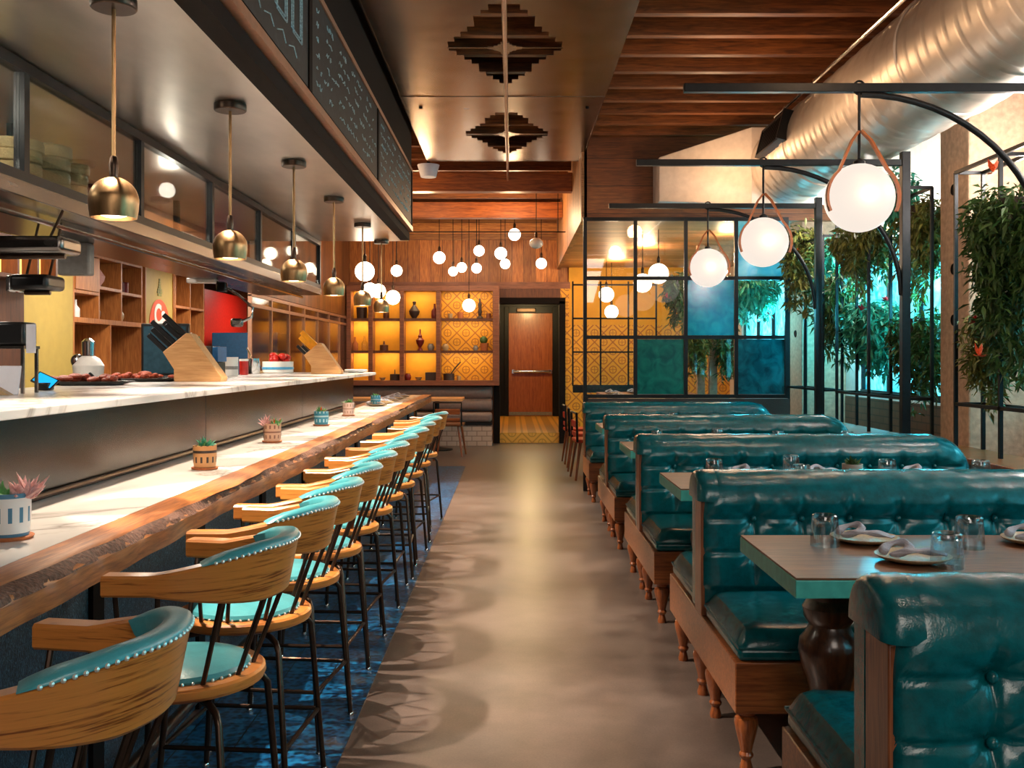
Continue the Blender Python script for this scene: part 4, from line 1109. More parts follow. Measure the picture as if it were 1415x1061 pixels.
# ================================================================== POTS
def pot(px, D, z, r, h, c1, c2, bands, leafs, lab, x=None):
    x = PX(px, D) if x is None else x
    t = thing('potted_succulent', lab, 'potted plant', (x, D, z), 0, 'small succulent pots along the bar')
    obj('saucer', MB().lathe([(0,0),(r*1.05,0),(r*1.15,.008),(r*1.1,.010),(0,.006)], n=24), M['terra'], t)
    obj('pot', MB().lathe([(0,.0),(r*.9,.0),(r*.98,h*.3),(r,h),(r*.9,h),(r*.88,h*.85),(0,h*.85)], 0,0,.008, 28), mat_pot('pot_'+lab[:14], c1, c2, bands), t)
    random.seed(int(px))
    for (m, n, sp, hh, ox) in leafs:
        mb = MB()
        for k in range(n):
            a = random.random()*2*PI; el = random.uniform(.25,1.2); L = hh*random.uniform(.6,1.1); w = sp
            w *= 1.5; L *= .8; d = Vector((math.cos(a)*math.cos(el), math.sin(a)*math.cos(el), math.sin(el)))
            b0_ = Vector((ox + random.uniform(-.3,.3)*r, random.uniform(-.3,.3)*r, h*.9)); s_ = d.cross(Vector((0,0,1))).normalized(); u = s_.cross(d)
            pts = [b0_, b0_+d*L*.35+s_*w, b0_+d*L*.35-s_*w, b0_+d*L*.35+u*w*.8, b0_+d*L*.35-u*w*.5, b0_+d*L+Vector((0,0,L*.1))]
            mb.add(pts, [(0,1,3),(0,3,2),(0,2,4),(0,4,1),(5,3,1),(5,2,3),(5,4,2),(5,1,4)])
        obj('leaves' if 'leaf' in m else 'flowers', mb, M[m], t)
    return t
Zc = .9205
def DC(py): return (1.4-Zc)*F/(py-495)
pot(12, DC(744), Zc, .055, .115, '#e6e2de', '#4a7c98', 9, [('leaf4',26,.009,.06,-.01),('pink',40,.010,.085,.035)], 'white pot patterned in blue with pink flowers, nearest the camera on the bar')
pot(283, DC(648), Zc, .050, .095, '#c8905a', '#3a2a22', 14, [('leaf3',34,.007,.07,0),('leaf4',16,.007,.06,0)], 'tan banded pot with a green succulent, second from the camera')
pot(376, DC(611), Zc, .050, .10, '#d0a488', '#8a5a48', 18, [('leaf4',22,.008,.07,.02),('pink',26,.008,.08,-.03),('flower',8,.008,.06,.02)], 'pale brown pot with pinkish and orange rosettes, third from the camera')
pot(444, DC(588), Zc, .052, .095, '#3a88a0', '#bcd8dc', 16, [('leaf4',22,.008,.07,0),('flower',10,.009,.06,-.01)], 'blue patterned pot with an orange bloom, fourth from the camera')
pot(481.5, DC(574.5), Zc, .048, .105, '#d8b8a8', '#b08878', 18, [('leaf4',30,.008,.07,0)], 'pinkish white pot with a green succulent, fifth from the camera')
pot(519, DC(561), Zc, .05, .10, '#3c94b4', '#a8d0dc', 16, [('leaf4',26,.008,.06,0)], 'small blue pot, last one near the far end of the bar')
o = pot(1178, 4.95, ZT, .05, .075, '#a8988c', '#8a7a70', 12, [('leaf1',40,.008,.07,0)], 'grey pot with a dark green plant on the second booth table'); o['group'] = 'table plants'

# ================================================================== HANGING PLANTS
def foliage(seed, cx, cy, z1, z0, w, d, n, L, droop=1.0, strands=None):
    random.seed(seed); mb = MB(); strands = strands or 26
    S = []
    for k in range(strands):
        a = random.random()*2*PI; q = random.random()**.5
        x = w*q*math.cos(a); y = d*q*math.sin(a); ln = (z1-z0)*random.uniform(.35,1.0)*(1-.35*q)
        S.append((x, y, ln, random.uniform(0,6)))
    for k in range(n):
        x, y, ln, ph = random.choice(S); f = random.random()**.85
        out = 1 + .35*math.sin(PI*min(1,f*1.5))
        px_ = cx + x*out + .03*math.sin(f*7+ph) + random.gauss(0,.022); py_ = cy + y*out + .03*math.cos(f*6+ph) + random.gauss(0,.022)
        pz_ = z1 - ln*f + random.gauss(0,.02) + .10*math.exp(-f*8)*random.random()
        a = random.random()*2*PI; el = random.uniform(-1.3,.5)*droop
        dd = Vector((math.cos(a)*math.cos(el), math.sin(a)*math.cos(el), math.sin(el)))
        l = L*random.uniform(.55,1.2); wd = l*.17
        s_ = dd.cross(Vector((random.gauss(0,.4),random.gauss(0,.4),1))).normalized()
        b_ = Vector((px_,py_,pz_)); sag = Vector((0,0,-l*.28))
        mb.add([b_, b_+dd*l*.45+s_*wd, b_+dd*l*.45-s_*wd, b_+dd*l+sag], [(0,1,3,2)])
    st = MB()
    for (x,y,ln,ph) in S[:min(len(S),22)]:
        pts = []
        for i in range(7):
            f = i/6; out = 1+.35*math.sin(PI*min(1,f*1.5)); pts.append((cx+x*out+.03*math.sin(f*7+ph), cy+y*out+.03*math.cos(f*6+ph), z1-ln*f))
        st.tube(pts, .003, 4)
    return mb, st
def plant(seed, px, D, py1, py0, wpx, dd, n, L, m, lab, flowers=None, planter=True, X=None, drp=1.0, st=26):
    x = PX(px, D) if X is None else X; z1 = PZ(py1, D); z0 = PZ(py0, D); w = wpx*D/F/2
    t = thing('hanging_plant', lab, 'hanging plant', (x, D, z1), 0, 'plants hanging along the right wall')
    mb, s_ = foliage(seed, 0, 0, 0, z0-z1, w*.78, dd, n, L, drp, st)
    fo = obj('foliage', mb, M[m], t, 0, False); fo['kind'] = 'stuff'
    obj('stems', s_, M['leaf2'], t)
    if planter: obj('planter', MB().lathe([(0,-.12),(.07,-.12),(.10,.0),(.09,.0),(.065,-.10),(0,-.10)], n=16), M['darkstone'], t)
    for (fpx, fpy, fm) in (flowers or []):
        fx = PX(fpx, D-dd*.8)-x; fz = PZ(fpy, D-dd*.8)-z1; fb = MB(); random.seed(fpx)
        for k in range(9):
            a = random.random()*2*PI; el = random.uniform(-.2,1.3); dv = Vector((math.cos(a)*math.cos(el), math.sin(a)*math.cos(el)*.6, math.sin(el)))
            sv = dv.cross(Vector((0,.3,1))).normalized()*.014; o_ = Vector((fx,-dd*.8,fz)); l = random.uniform(.05,.09)
            fb.add([o_, o_+dv*l*.5+sv, o_+dv*l, o_+dv*l*.5-sv], [(0,1,2,3)])
        obj('blossom', fb, M[fm], t, 0, False)
    return t
plant(1, 1402, 5.75, 275, 580, 112, .30, 7500, .075, 'leaf1', 'big dense green plant cascading down at the right edge, nearest the camera', [(1372,238,'flower'),(1352,492,'flower')], st=60)
plant(2, 1366, 6.3, 440, 600, 46, .20, 1800, .07, 'leaf2', 'dark olive trailing plant in front of the thick concrete column base', [(1350,445,'flowerr')], st=30)
plant(3, 1272, 7.75, 285, 450, 55, .25, 2600, .08, 'leaf2', 'yellowish brown-green fern hanging just left of the thick concrete column', st=44)
plant(4, 1268, 7.9, 440, 585, 60, .25, 2300, .08, 'leaf1', 'dark green plant hanging low just left of the thick concrete column', st=40)
plant(5, 1192, 8.4, 318, 420, 75, .25, 2200, .08, 'leaf2', 'bushy olive plant directly below the nearest white globe lamp', st=40)
plant(6, 1210, 8.9, 425, 540, 70, .25, 2400, .10, 'leaf3', 'cyan-lit teal green fern with drooping fronds behind the black lamp post', [(1226,415,'flowerr'),(1192,430,'flowerr')], st=40)
plant(7, 1158, 9.5, 385, 530, 60, .25, 2200, .09, 'leaf1', 'dark green vine trailing between the two far lamp posts', st=40)
plant(8, 1108, 10.0, 322, 470, 48, .2, 2300, .09, 'leaf2', 'long olive plant hanging beside the slender concrete column', [(1100,350,'flower')], st=40)
plant(9, 1150, 9.9, 335, 400, 46, .2, 1200, .08, 'leaf3', 'small pale cyan-lit teal plant high against the cyan window', st=24)
plant(10, 1236, 8.0, 250, 330, 50, .2, 900, .09, 'leaf3', 'small cyan-lit blue-green plant high up left of the thick concrete column', st=20)
plant(11, 938, 12.6, 385, 470, 34, .2, 1500, .10, 'leaf1', 'plant with a red bloom seen through the second column of the grid screen', [(922,412,'flowerr')], st=30)
plant(12, 1040, 12.4, 388, 465, 70, .25, 2300, .10, 'leaf3', 'leafy plant seen through the clear right-hand pane of the grid screen', [(1062,435,'flowerr')], st=36)
plant(13, 962, 12.9, 460, 545, 30, .2, 1300, .10, 'leaf2', 'hanging plant seen through the left of the lower clear grid pane', st=24)
plant(14, 1005, 12.9, 455, 545, 26, .2, 1200, .10, 'leaf1', 'hanging plant seen through the right of the lower clear grid pane', st=24)
for (px, lab) in ((985,'pale concrete post seen through the lower clear grid pane'),(968,'slim wooden post seen through the lower clear grid pane')):
    o = obj('support_post', MB().box(-.05,.05,-.05,.05,0,2.895), M['concrete'], None, 0, False); o.location = (PX(px,13.2),13.2,0); tag(o, lab, 'post')
# plant frames: thin black cages
def cage(y0, y1, z1, lab, x0=2.92, x1=3.10):
    t = thing('plant_frame', lab, 'plant frame', ((x0+x1)/2, y0, .8), 0, 'black metal frames carrying the plants')
    w = (x1-x0)/2; L = y1-y0; h = z1-.8; b = .022
    for x in (-w, w):
        for z in (h, .3): obj('long_bar', MB().bar((x,0,z),(x,L,z),b), M['black'], t, 0, False)
    for y in (0, L/2, L):
        for z in (h, .3): obj('cross_bar', MB().bar((-w,y,z),(w,y,z),b), M['black'], t, 0, False)
    for y in (0, L/2, L):
        for x in (-w, w): obj('upright', MB().bar((x,y,0),(x,y,h),b), M['black'], t, 0, False)
    return t
cage(5.35, 6.55, 2.62, 'black plant frame at the right edge in front of the thick concrete column')
cage(7.35, 8.95, 2.66, 'black plant frame between the thick column and the middle lamp post')
cage(9.35, 10.5, 2.55, 'black plant frame beside the slender concrete column')
# ================================================================== KITCHEN
XW = -4.2
def wl(px): return -XW*F/(707.5-px)      # depth along the left wall
# wooden shelf unit on the left wall
t = thing('wall_shelf_unit', 'tall orange wood shelving unit with a closed cupboard on the kitchen wall', 'shelf unit', (XW-.42, 0, 0))
y0, y1 = wl(102), wl(196)
obj('back_board', MB().box(0,.02,y0,y1,.95,2.45), M['cab_dark'], t, 0, False)
fr = MB(); dp = .42
def vb(y, z0, z1): fr.box(.02,dp,y-.015,y+.015,z0,z1)
def hb(z, a, b_): fr.box(.02,dp,a+.015,b_-.015,z-.015,z+.015)
ya, yb, yc = wl(137), wl(168), wl(153)
vb(y0,.95,2.45); vb(y1,.95,2.45); vb(ya,1.80,2.42); vb(yb,1.80,2.42); vb(yc,.97,1.75)
fr.box(.02,dp,y0+.015,y1-.015,2.42,2.45); fr.box(.02,dp,y0+.015,y1-.015,1.75,1.80); hb(2.05,y0,ya); hb(2.12,ya,yb); hb(2.10,yb,y1); fr.box(.02,dp,y0+.015,y1-.015,.95,.97)
obj('shelf_frame', fr, M['cab'], t, 0, False)
d = obj('cupboard_door', MB().box(dp-.01,dp+.01,y0+.02,ya-.02,2.07,2.41), M['cab'], t, .003, False)
# second wooden shelf
t = thing('wall_shelf_unit', 'orange wood wall shelves between the yellow poster and the red panel', 'shelf unit', (XW-.42, 0, 0))
y0_, y1_ = wl(241)+.02, wl(283)-.02
obj('back_board', MB().box(0,.02,y0_,y1_,1.0,2.5), M['cab_dark'], t, 0, False)
fr = MB(); vb(y0_+.02,1.0,2.5); vb((y0_+y1_)/2,1.0,2.5); vb(y1_-.02,1.0,2.5); hb(1.02,y0_+.02,y1_-.02); hb(1.55,y0_+.02,y1_-.02); hb(2.05,y0_+.02,y1_-.02); hb(2.48,y0_+.02,y1_-.02)
obj('shelf_frame', fr, M['cab'], t, 0, False)
struct('trim_30', MB().box(XW-.43, XW, 8.35, wl(102)-.02, .95, 2.5), M['olive'])
struct('trim_31', MB().box(XW-.43, XW, wl(283)+.0, wl(341), .9, 2.35), M['red'])
# amber lit bottle rack
t = thing('bottle_rack', 'glowing orange lit rack at the far left under the overshelf', 'rack', (-3.75, 6.95, 2.02))
obj('light_panel', MB().box(0.06,.08,-.1,.82,.0,.22), M['amber'], t, 0, False)
mb = MB()
for k in range(4): mb.box(.08,.2,-.1+.3*k,-.07+.3*k,-.02,.22)
mb.box(.0,.2,-.1,.83,-.05,-.02); mb.box(.0,.22,-.1,.83,.22,.25); mb.box(0,.05,-.1,.6,-1.0,-.05)
obj('rack_frame', mb, M['cab_dark'], t, 0, False)
# things on shelves
def jar(x, y, z, prof, m, name, cat, lab, sc=1.0, grp='things on the kitchen wall shelves'):
    o = obj(name, MB().lathe([(r*sc,h*sc) for r,h in prof], n=18), M[m]); o.location = (x,y,z); return tag(o, lab, cat, grp)
xs_ = XW-.12
jar(xs_, wl(110), 1.801, P_b, 'maroon', 'sauce_bottle', 'bottle', 'dark red sauce bottle in the nook under the cupboard', .9)
jar(xs_, wl(121), 1.801, P_b, 'white', 'squeeze_bottle', 'bottle', 'white bottle in the nook under the cupboard', .9)
jar(xs_, wl(149), 2.136, P_v, 'pink', 'figurine', 'figurine', 'pale pink ornament on the upper shelf beside the cupboard', .95)
jar(xs_, wl(146), 1.801, P_j, 'cab_dark', 'jar', 'jar', 'brown jar in the middle cell of the orange wood unit', .9)
jar(xs_, wl(178), 1.801, P_j, 'stone', 'jar', 'jar', 'tan jar in the right cell of the orange wood unit', .9)
jar(xs_, wl(185), 2.116, P_c, 'maroon', 'jar', 'jar', 'maroon canister in the upper right cell of the orange wood unit', 1.1)
jar(xs_, wl(162), .971, P_j, 'white', 'bowl', 'bowl', 'white bowl low in the orange wood unit behind the food tray', 1.0)
for i, (px, m) in enumerate(((251,'maroon'),(258,'white'),(270,'terra'),(276,'white'))):
    jar(xs_, wl(px), 1.566, P_b, m, 'bottle', 'bottle', '%s bottle on the shelf right of the yellow poster' % ['maroon, leftmost','white, second','orange','small white, rightmost'][i], .9)
# espresso grinder
t = thing('coffee_machine', 'white and chrome coffee machine standing left in the orange wood unit', 'coffee machine', (-3.2, 7.9, 1.0))
x_ = PX(122, 7.9); t.location = (x_, 7.9, 1.0); t.scale = (.85,.85,.95)
obj('body', MB().lathe([(0,0),(.10,0),(.11,.18),(.13,.26),(.14,.36),(.10,.42),(.06,.44),(0,.44)], n=20), M['white'], t)
obj('boiler', MB().lathe([(0,.43),(.055,.43),(.06,.56),(.03,.585),(0,.59)], n=18), M['chrome'], t)
obj('side_head', MB().sphere((-.09,-.03,.40), .06, 14, 10), M['chrome'], t)
obj('lever', MB().tube([(.05,-.1,.3),(.12,-.16,.26),(.15,-.2,.18)], .015, 8), M['blackp'], t)
o = obj('prep_counter', MB().box(XW+.1, -3.0, 6.0, 10.0, .0, 1.0), M['steel'], None, .006, False); tag(o, 'steel back counter of the kitchen under the wall shelves', 'counter')
# poster
struct('trim_32', MB().box(XW-.43, XW-.02, wl(198), wl(240), .9, 2.5), M['cab'])
t = thing('poster', 'tall yellow poster with an orange arch badge on the kitchen wall', 'poster', (XW-.018, 0, 0))
ya_, yb_ = wl(200), wl(238)
obj('backing', MB().box(0,.02,ya_,yb_,1.2,2.45), M['olive'], t, 0, False)
obj('frame', MB().box(0,.035,ya_-.03,ya_,1.2,2.47).box(0,.035,yb_,yb_+.03,1.2,2.47).box(0,.035,ya_,yb_,2.45,2.47), M['cab'], t, 0, False)
yc_ = (ya_+yb_)/2
pts = []; hw = (yb_-ya_)*.36
arch = [(.022, yc_-hw, 1.35)] + [(.022, yc_ - hw*math.cos(PI*k/20), 1.80 + .30*math.sin(PI*k/20)) for k in range(21)] + [(.022, yc_+hw, 1.35)]
M['orange'] = plain('orange_print', '#d8481c', .5, 0, .1)
obj('arch_badge', MB().add(arch + [(.026,p[1],p[2]) for p in arch], [tuple(range(len(arch)))] + [tuple(range(len(arch),2*len(arch)))]), M['orange'], t, 0, False)
fl = MB()
for k in range(7):
    z = 2.14 + k*.03; w = (.06,.085,.07,.045,.03,.025,.02)[k]; fl.box(.022,.027,yc_-w,yc_+w,z,z+.026)
obj('plant_emblem', fl, M['leaf2'], t, 0, False)
def text(body, size, loc, rot, m, parent, name='lettering', ext=.002):
    c = bpy.data.curves.new(name, 'FONT'); c.body = body; c.size = size; c.extrude = ext; c.align_x = 'CENTER'; c.offset = .012
    tmp = bpy.data.objects.new('tmp', c); COL.objects.link(tmp); dg = bpy.context.evaluated_depsgraph_get(); dg.update()
    me = bpy.data.meshes.new_from_object(tmp.evaluated_get(dg)); bpy.data.objects.remove(tmp); bpy.data.curves.remove(c)
    me.materials.clear(); me.materials.append(m); o = bpy.data.objects.new(name, me); COL.objects.link(o); o.location = loc; o.rotation_euler = rot; o.parent = parent; return o
text('Ca', .34, (.030, yc_, 1.80), (R(90),0,R(90)), M['white'], t)
text('LaLa', .26, (.030, yc_, 1.60), (R(90),0,R(90)), M['white'], t)
# mesh partition at X=-2.7
t = thing('glazed_partition', 'brown metal framed mesh glass partition behind the far end of the pass', 'partition', (-2.7, 10.25, 0))
fr = MB(); L = YW-.1-10.25
for k in range(8): fr.box(-.02,.02,L*k/7-.02 if k else 0,L*k/7+.02,.01,2.06)
for z in (.02,1.05,1.95,2.06): fr.box(-.018,.018,0,L,z-.018,z+.018)
obj('partition_frame', fr, M['trimpink'], t, 0, False)
obj('mesh_glass', MB().box(-.006,.006,.02,L-.02,.04,2.04), M['pane2'], t, 0, False)
struct('wall_partition', MB().box(-2.78,-2.7,10.25,YW-.05,2.09,4.0), M['plank_side'])
o = obj('blue_cabinet', MB().box(0,.9,0,.5,0,1.75), plain('blue_cabinet_paint','#1c4a6c',.3), None, .01, False); o.location = (-4.1,13.6,0); tag(o, 'dark blue cabinet glimpsed through the mesh glass partition', 'cabinet')
# hanging heat lamps
def heat_lamp(px, py, D, w, m, lab, rz=0):
    x, z = PX(px,D), PZ(py,D); t = thing('heat_lamp', lab, 'heat lamp', (x,D,z), rz, 'heat lamps under the overshelf')
    obj('hood', MB().box(-w/2,w/2,-.10,.10,-.035,.035), M[m], t, .02, seg=3)
    obj('heating_tube', MB().tube([(-w/2+.03,0,-.045),(w/2-.03,0,-.045)], .012, 8), M['bronze'], t)
    obj('end_cap', MB().box(-w/2-.03,-w/2,-.07,.07,-.045,.03), M['chrome'], t, .01)
    for s in (-.6,.6): obj('hanger', MB().tube([(s*w/2,0,.03),(s*w/2+.06,.0,2.04-z)], .006, 6), M['bronze'], t)
    return t
heat_lamp(52, 391, 4.7, .18, 'blackp', 'dark heat lamp hanging at the far left in front of the yellow wall', R(0))
heat_lamp(20, 340, 4.3, .5, 'steel', 'steel heat lamp bar tucked under the overshelf at the left edge')
t = thing('arm_lamp', 'white and silver articulated work lamp hanging under the far overshelf', 'lamp', (PX(283,8.2), 8.2, 2.045))
zz = PZ(388,8.2)-2.045
obj('head', MB().box(-.14,.10,-.05,.05,zz-.02,zz+.02), M['white'], t, .01)
obj('stem', MB().tube([(0,0,0),(0,0,zz)], .012, 8), M['chrome'], t)
obj('arm', MB().tube([(.08,0,zz),(.28,0,zz-.12),(.40,-.02,zz-.22),(.39,-.02,zz-.30),(.30,-.02,zz-.34)], .012, 8), M['chrome'], t)
obj('clamp', MB().box(.22,.32,-.05,.02,zz-.38,zz-.31), M['steel'], t, .02)
obj('joint', MB().box(.10,.18,-.03,.03,zz-.09,zz-.01), M['blackp'], t, .01)
# clock/ sign under the overshelf
o = obj('control_box', MB().box(-.09,.09,-.04,.04,-.09,.09), M['grey'], None, .012); o.location = (PX(105,5.6),5.6,2.045-.09); tag(o, 'pale grey control box fixed under the overshelf above the yellow wall', 'box')

# ---- on the pass
ZQ = ZL + .001
def onp(px, py): 
    D = (1.4-ZL)*F/(py-495); return PX(px,D), D
def knife_block(px, D, sc, knives, lab, rz=0):
    x = PX(px, D); t = thing('knife_block', lab, 'knife block', (x, D, ZQ), rz)
    # side profile in x/z, slot face at the upper left
    pr = [(-.125,0),(.135,0),(.145,.03),(.0,.245),(-.03,.262),(-.155,.13),(-.15,.10)]
    pr = [(-.075,0),(.155,0),(.16,.02),(.005,.235),(-.015,.24),(-.13,.145),(-.075,.06)]
    w = .055; mb = MB(); n = len(pr)
    mb.add([(a*sc,-w*sc,b_*sc) for a,b_ in pr]+[(a*sc,w*sc,b_*sc) for a,b_ in pr], [tuple(range(n)), tuple(range(2*n-1,n-1,-1))]+[(i,(i+1)%n,(i+1)%n+n,i+n) for i in range(n)])
    obj('block', mb, M['block'], t, .004, False)
    dv = Vector((-.64,0,.77))
    dv = Vector((-.70,0,.66)).normalized()
    for (u, v, L, m) in knives:
        b0_ = Vector((-.015 - .115*u, v*w, .24 - .095*u))*sc
        k = obj('knife_handle', MB().bar(b0_ - dv*.01, b0_ + dv*L*sc, (.038 if m == 'yellowp' else .024)*sc, (.03 if m == 'yellowp' else .017)*sc, up=(0,1,0)), M[m], t, .003*sc)
    return t
knife_block(266, 6.35, 1.28, [(.12,-.3,.15,'blackp'),(.35,.4,.13,'blackp'),(.55,-.4,.16,'blackp'),(.78,.3,.14,'blackp'),(.95,-.4,.12,'blackp'),(.3,-.6,.10,'blackp')], 'larger pale wooden knife block with black handled knives on the pass')
M['yellowp'] = plain('yellow_plastic','#f0a010',.35)
knife_block(445, 9.45, 1.22, [(.25,0,.16,'yellowp'),(.5,.3,.14,'yellowp'),(.75,-.3,.07,'blackp'),(.95,.2,.10,'blackp')], 'smaller wooden knife block with yellow handled knives at the far end of the pass')
# trays of food
random.seed(4)
x, D = onp(118, 533); 
for (px, py, w, lab, sd_) in ((118,532,.17,'metal tray piled with browned meat on the pass, left of the two',4),(196,527,.15,'metal tray piled with browned meat on the pass, beside the knife block',8)):
    x, D = onp(px, py); t = thing('food_tray', lab, 'tray', (x, D, ZQ), 0, 'food trays on the pass')
    obj('tray', MB().lathe([(0,.0),(.16,.0),(.21,.018),(.215,.022),(.205,.022),(.16,.006),(0,.006)], n=32, sx=1.25, sy=.8), M['steel'], t)
    random.seed(sd_); mb = MB()
    for k in range(26):
        a = random.random()*2*PI; q = random.random()**.5*.16; mb.sphere((q*1.25*math.cos(a), q*.8*math.sin(a), .022+random.random()*.03*(1-q*3)), random.uniform(.02,.038), 10, 7, .55, random.uniform(.8,1.4), 1)
    fd = obj('food', mb, M['food'], t); fd['kind'] = 'stuff'
# ticket printer & papers
t = thing('ticket_printer', 'black ticket printer on a small grey stand at the left edge of the pass', 'printer', (PX(18,4.2), 4.2, ZQ))
zt_ = PZ(478,4.2)-ZQ
obj('stand_shelf', MB().box(-.12,.08,-.07,.07,zt_-.012,zt_), M['steel'], t, 0, False)
for sx in (-.11,.07):
    for sy in (-.06,.06): obj('stand_leg', MB().box(sx-.006,sx+.006,sy-.006,sy+.006,0,zt_-.012), M['steel'], t, 0, False)
obj('printer_body', MB().box(-.11,.075,-.06,.06,zt_,zt_+.10), M['blackp'], t, .012)
obj('paper_slip', MB().box(.085,.125,-.062,-.06,zt_-.03,zt_+.09), M['paper'], t, 0, False)
# tablet
t = thing('tablet', 'tilted tablet with a bright blue screen on the pass', 'tablet', (PX(62,4.6), 4.6, ZQ), 0)
mt = Matrix.Rotation(R(-52), 4, 'X')
obj('tablet_body', MB().box(-.05,.05,-.035,.035,0,.008).xf(Matrix.Translation((0,0,.04)) @ Matrix.Rotation(R(25),4,'Y') @ Matrix.Rotation(R(40),4,'X')), M['blackp'], t, 0, False)
obj('screen', MB().box(-.044,.044,-.029,.029,.0082,.0092).xf(Matrix.Translation((0,0,.04)) @ Matrix.Rotation(R(25),4,'Y') @ Matrix.Rotation(R(40),4,'X')), M['screen'], t, 0, False)
obj('tablet_foot', MB().box(-.03,.03,-.03,.03,0,.035), M['blackp'], t, .004)
# white board leaning at left edge
t = thing('menu_stand', 'white rounded board leaning on a tan wedge at the left edge of the pass', 'board', (PX(8,4.0),4.0,ZQ))
obj('board_face', MB().box(-.09,.05,-.003,.003,0,.12).xf(Matrix.Rotation(R(-14),4,'X')), M['paper'], t, .02)
obj('wedge_foot', MB().add([(-.09,-.05,0),(.04,-.05,0),(-.09,-.05,.075),(-.09,-.012,0),(.04,-.012,0),(-.09,-.012,.075)], [(0,1,2),(5,4,3),(0,3,4,1),(1,4,5,2),(2,5,3,0)]), M['stone'], t, 0, False)
# POS monitor, behind pass
t = thing('monitor', 'black framed monitor behind the larger knife block', 'monitor', (PX(229,7.2), 7.2, ZQ))
w = 33*7.2/F
obj('casing', MB().box(-w,w,-.02,.02,.02,PZ(447,7.2)-ZQ), M['blackp'], t, .008)
obj('display', MB().box(-w+.02,w-.02,-.0225,-.0205,.04,PZ(447,7.2)-ZQ-.02), plain('dim_display','#2c4450',.15), t, 0, False)
obj('monitor_foot', MB().box(-.08,.08,-.06,.06,0,.02), M['blackp'], t, .004)
jar(PX(271,7.0), 7.0, ZQ, P_b, 'leaf3', 'squeeze_bottle', 'bottle', 'pale green bottle right of the monitor behind the knife block', 1.5, 'bottles on the pass')
# dark box with labels
t = thing('box_stack', 'dark box with blue side stacked behind the larger knife block', 'box', (PX(290,7.6), 7.6, ZQ), R(-8))
obj('lower_box', MB().box(-.11,.09,-.08,.08,0,.12), M['blackp'], t, .006); obj('upper_box', MB().box(-.10,.05,-.08,.08,.121,.24), M['darkstone'], t, .006); obj('blue_folder', MB().box(.055,.10,-.08,.08,.121,.235), plain('blue_cover','#1c5c90',.4), t, .004)
# mug, sauce, canister etc.
def mug(px, py, r, h, m, name, cat, lab, extra=None):
    x, D = onp(px, py); D = min(D, 9.9); x = PX(px, D); t = thing(name, lab, cat, (x, D, ZQ), 0, 'small things on the pass'); s = D/F
    obj('body', MB().lathe([(0,0),(r*s*.92,0),(r*s,h*s*.1),(r*s,h*s),(r*s*.9,h*s),(r*s*.88,h*s*.9),(0,h*s*.9)], n=24), M[m], t); return t, s
t, s = mug(320, 519.5, 9, 26, 'white', 'paper_cup', 'cup', 'white lettered tub standing right of the larger knife block')
obj('printed_band', MB().lathe([(9.1*s,9*s),(9.15*s,9.5*s),(9.15*s,13*s),(9.1*s,13.5*s)], n=24), M['grey'], t)
t, s = mug(337, 518, 6, 19, 'red', 'sauce_tub', 'container', 'red sauce container beside the white tub')
obj('lid', MB().lathe([(0,19*s),(6.3*s,19*s),(6.3*s,22*s),(0,22*s)], n=20), M['white'], t)
t, s = mug(349, 516.5, 10, 21, 'chrome', 'steel_canister', 'canister', 'round steel canister with a spoon beside the red sauce container')
obj('spoon', MB().tube([(0,0,10*s),(-3*s,0,26*s),(-8*s,0,36*s)], 1.2*s, 6), M['chrome'], t)
t, s = mug(384, 514, 21, 16, 'white', 'dish_stack', 'dish', 'white dish heaped with red chillies near the smaller knife block')
random.seed(2); mb = MB()
for k in range(22):
    a = random.random()*2*PI; q = random.random()*14*s; mb.sphere((q*math.cos(a), q*math.sin(a), (17+random.random()*8)*s), 5*s, 8, 6, .8)
obj('chillies', mb, M['red'], t)['kind'] = 'stuff'
obj('blue_rim', MB().lathe([(21.2*s,5*s),(21.6*s,5.5*s),(21.6*s,8*s),(21.2*s,8.5*s)], n=28), plain('blue_rim','#4a9ac8',.3), t)
t, s = mug(368, 515, 11, 3, 'stone', 'small_dish', 'dish', 'flat tan dish in front of the white dish of chillies')
x, D = PX(492, 10.3), 10.3
t = thing('plate_stack', 'white plates stacked on the far tip of the pass', 'plates', (x, D, ZQ), 0)
obj('plates', MB().lathe([(0,0),(.07,0),(.12,.012),(.12,.02),(.11,.02),(.12,.03),(.11,.034),(0,.02)], n=28), M['white'], t)
# ---- bowls and baskets on the overshelf
def basket(px, pyb, D, r, hs, m, n, lab):
    x = PX(px, D); z = 2.111
    for k in range(n):
        o = obj('steamer_basket' if m == 'basket' else 'saucer_bowl', MB().lathe([(0,0),(r*.96,0),(r,.004),(r,hs*.8),(r*.97,hs*.86),(r*.97,hs*.97),(0,hs*.97)], n=28), M[m]); o.location = (x + .006*math.sin(k*2.1), D + .006*math.cos(k*3), z + hs*k)
        tag(o, lab % (('bottom','second from bottom','third from bottom','fourth from bottom','fifth from bottom','top')[k if k < n-1 else 5]), 'basket' if m == 'basket' else 'bowl', 'stacked wares on the overshelf')
basket(15, 0, 4.45, .13, .052, 'basket', 5, 'bamboo basket, %s of the stack left of the first black divider')
basket(62, 0, 4.80, .115, .062, 'basket', 5, 'bamboo basket, %s of the tall stack right of the first black divider')
basket(97, 0, 5.08, .085, .055, 'basket', 5, 'bamboo basket, %s of the narrower stack beside the maroon bowls')
basket(121.5, 0, 5.28, .052, .052, 'maroon', 4, 'maroon bowl, %s of the small stack behind the nearest brass lamp')

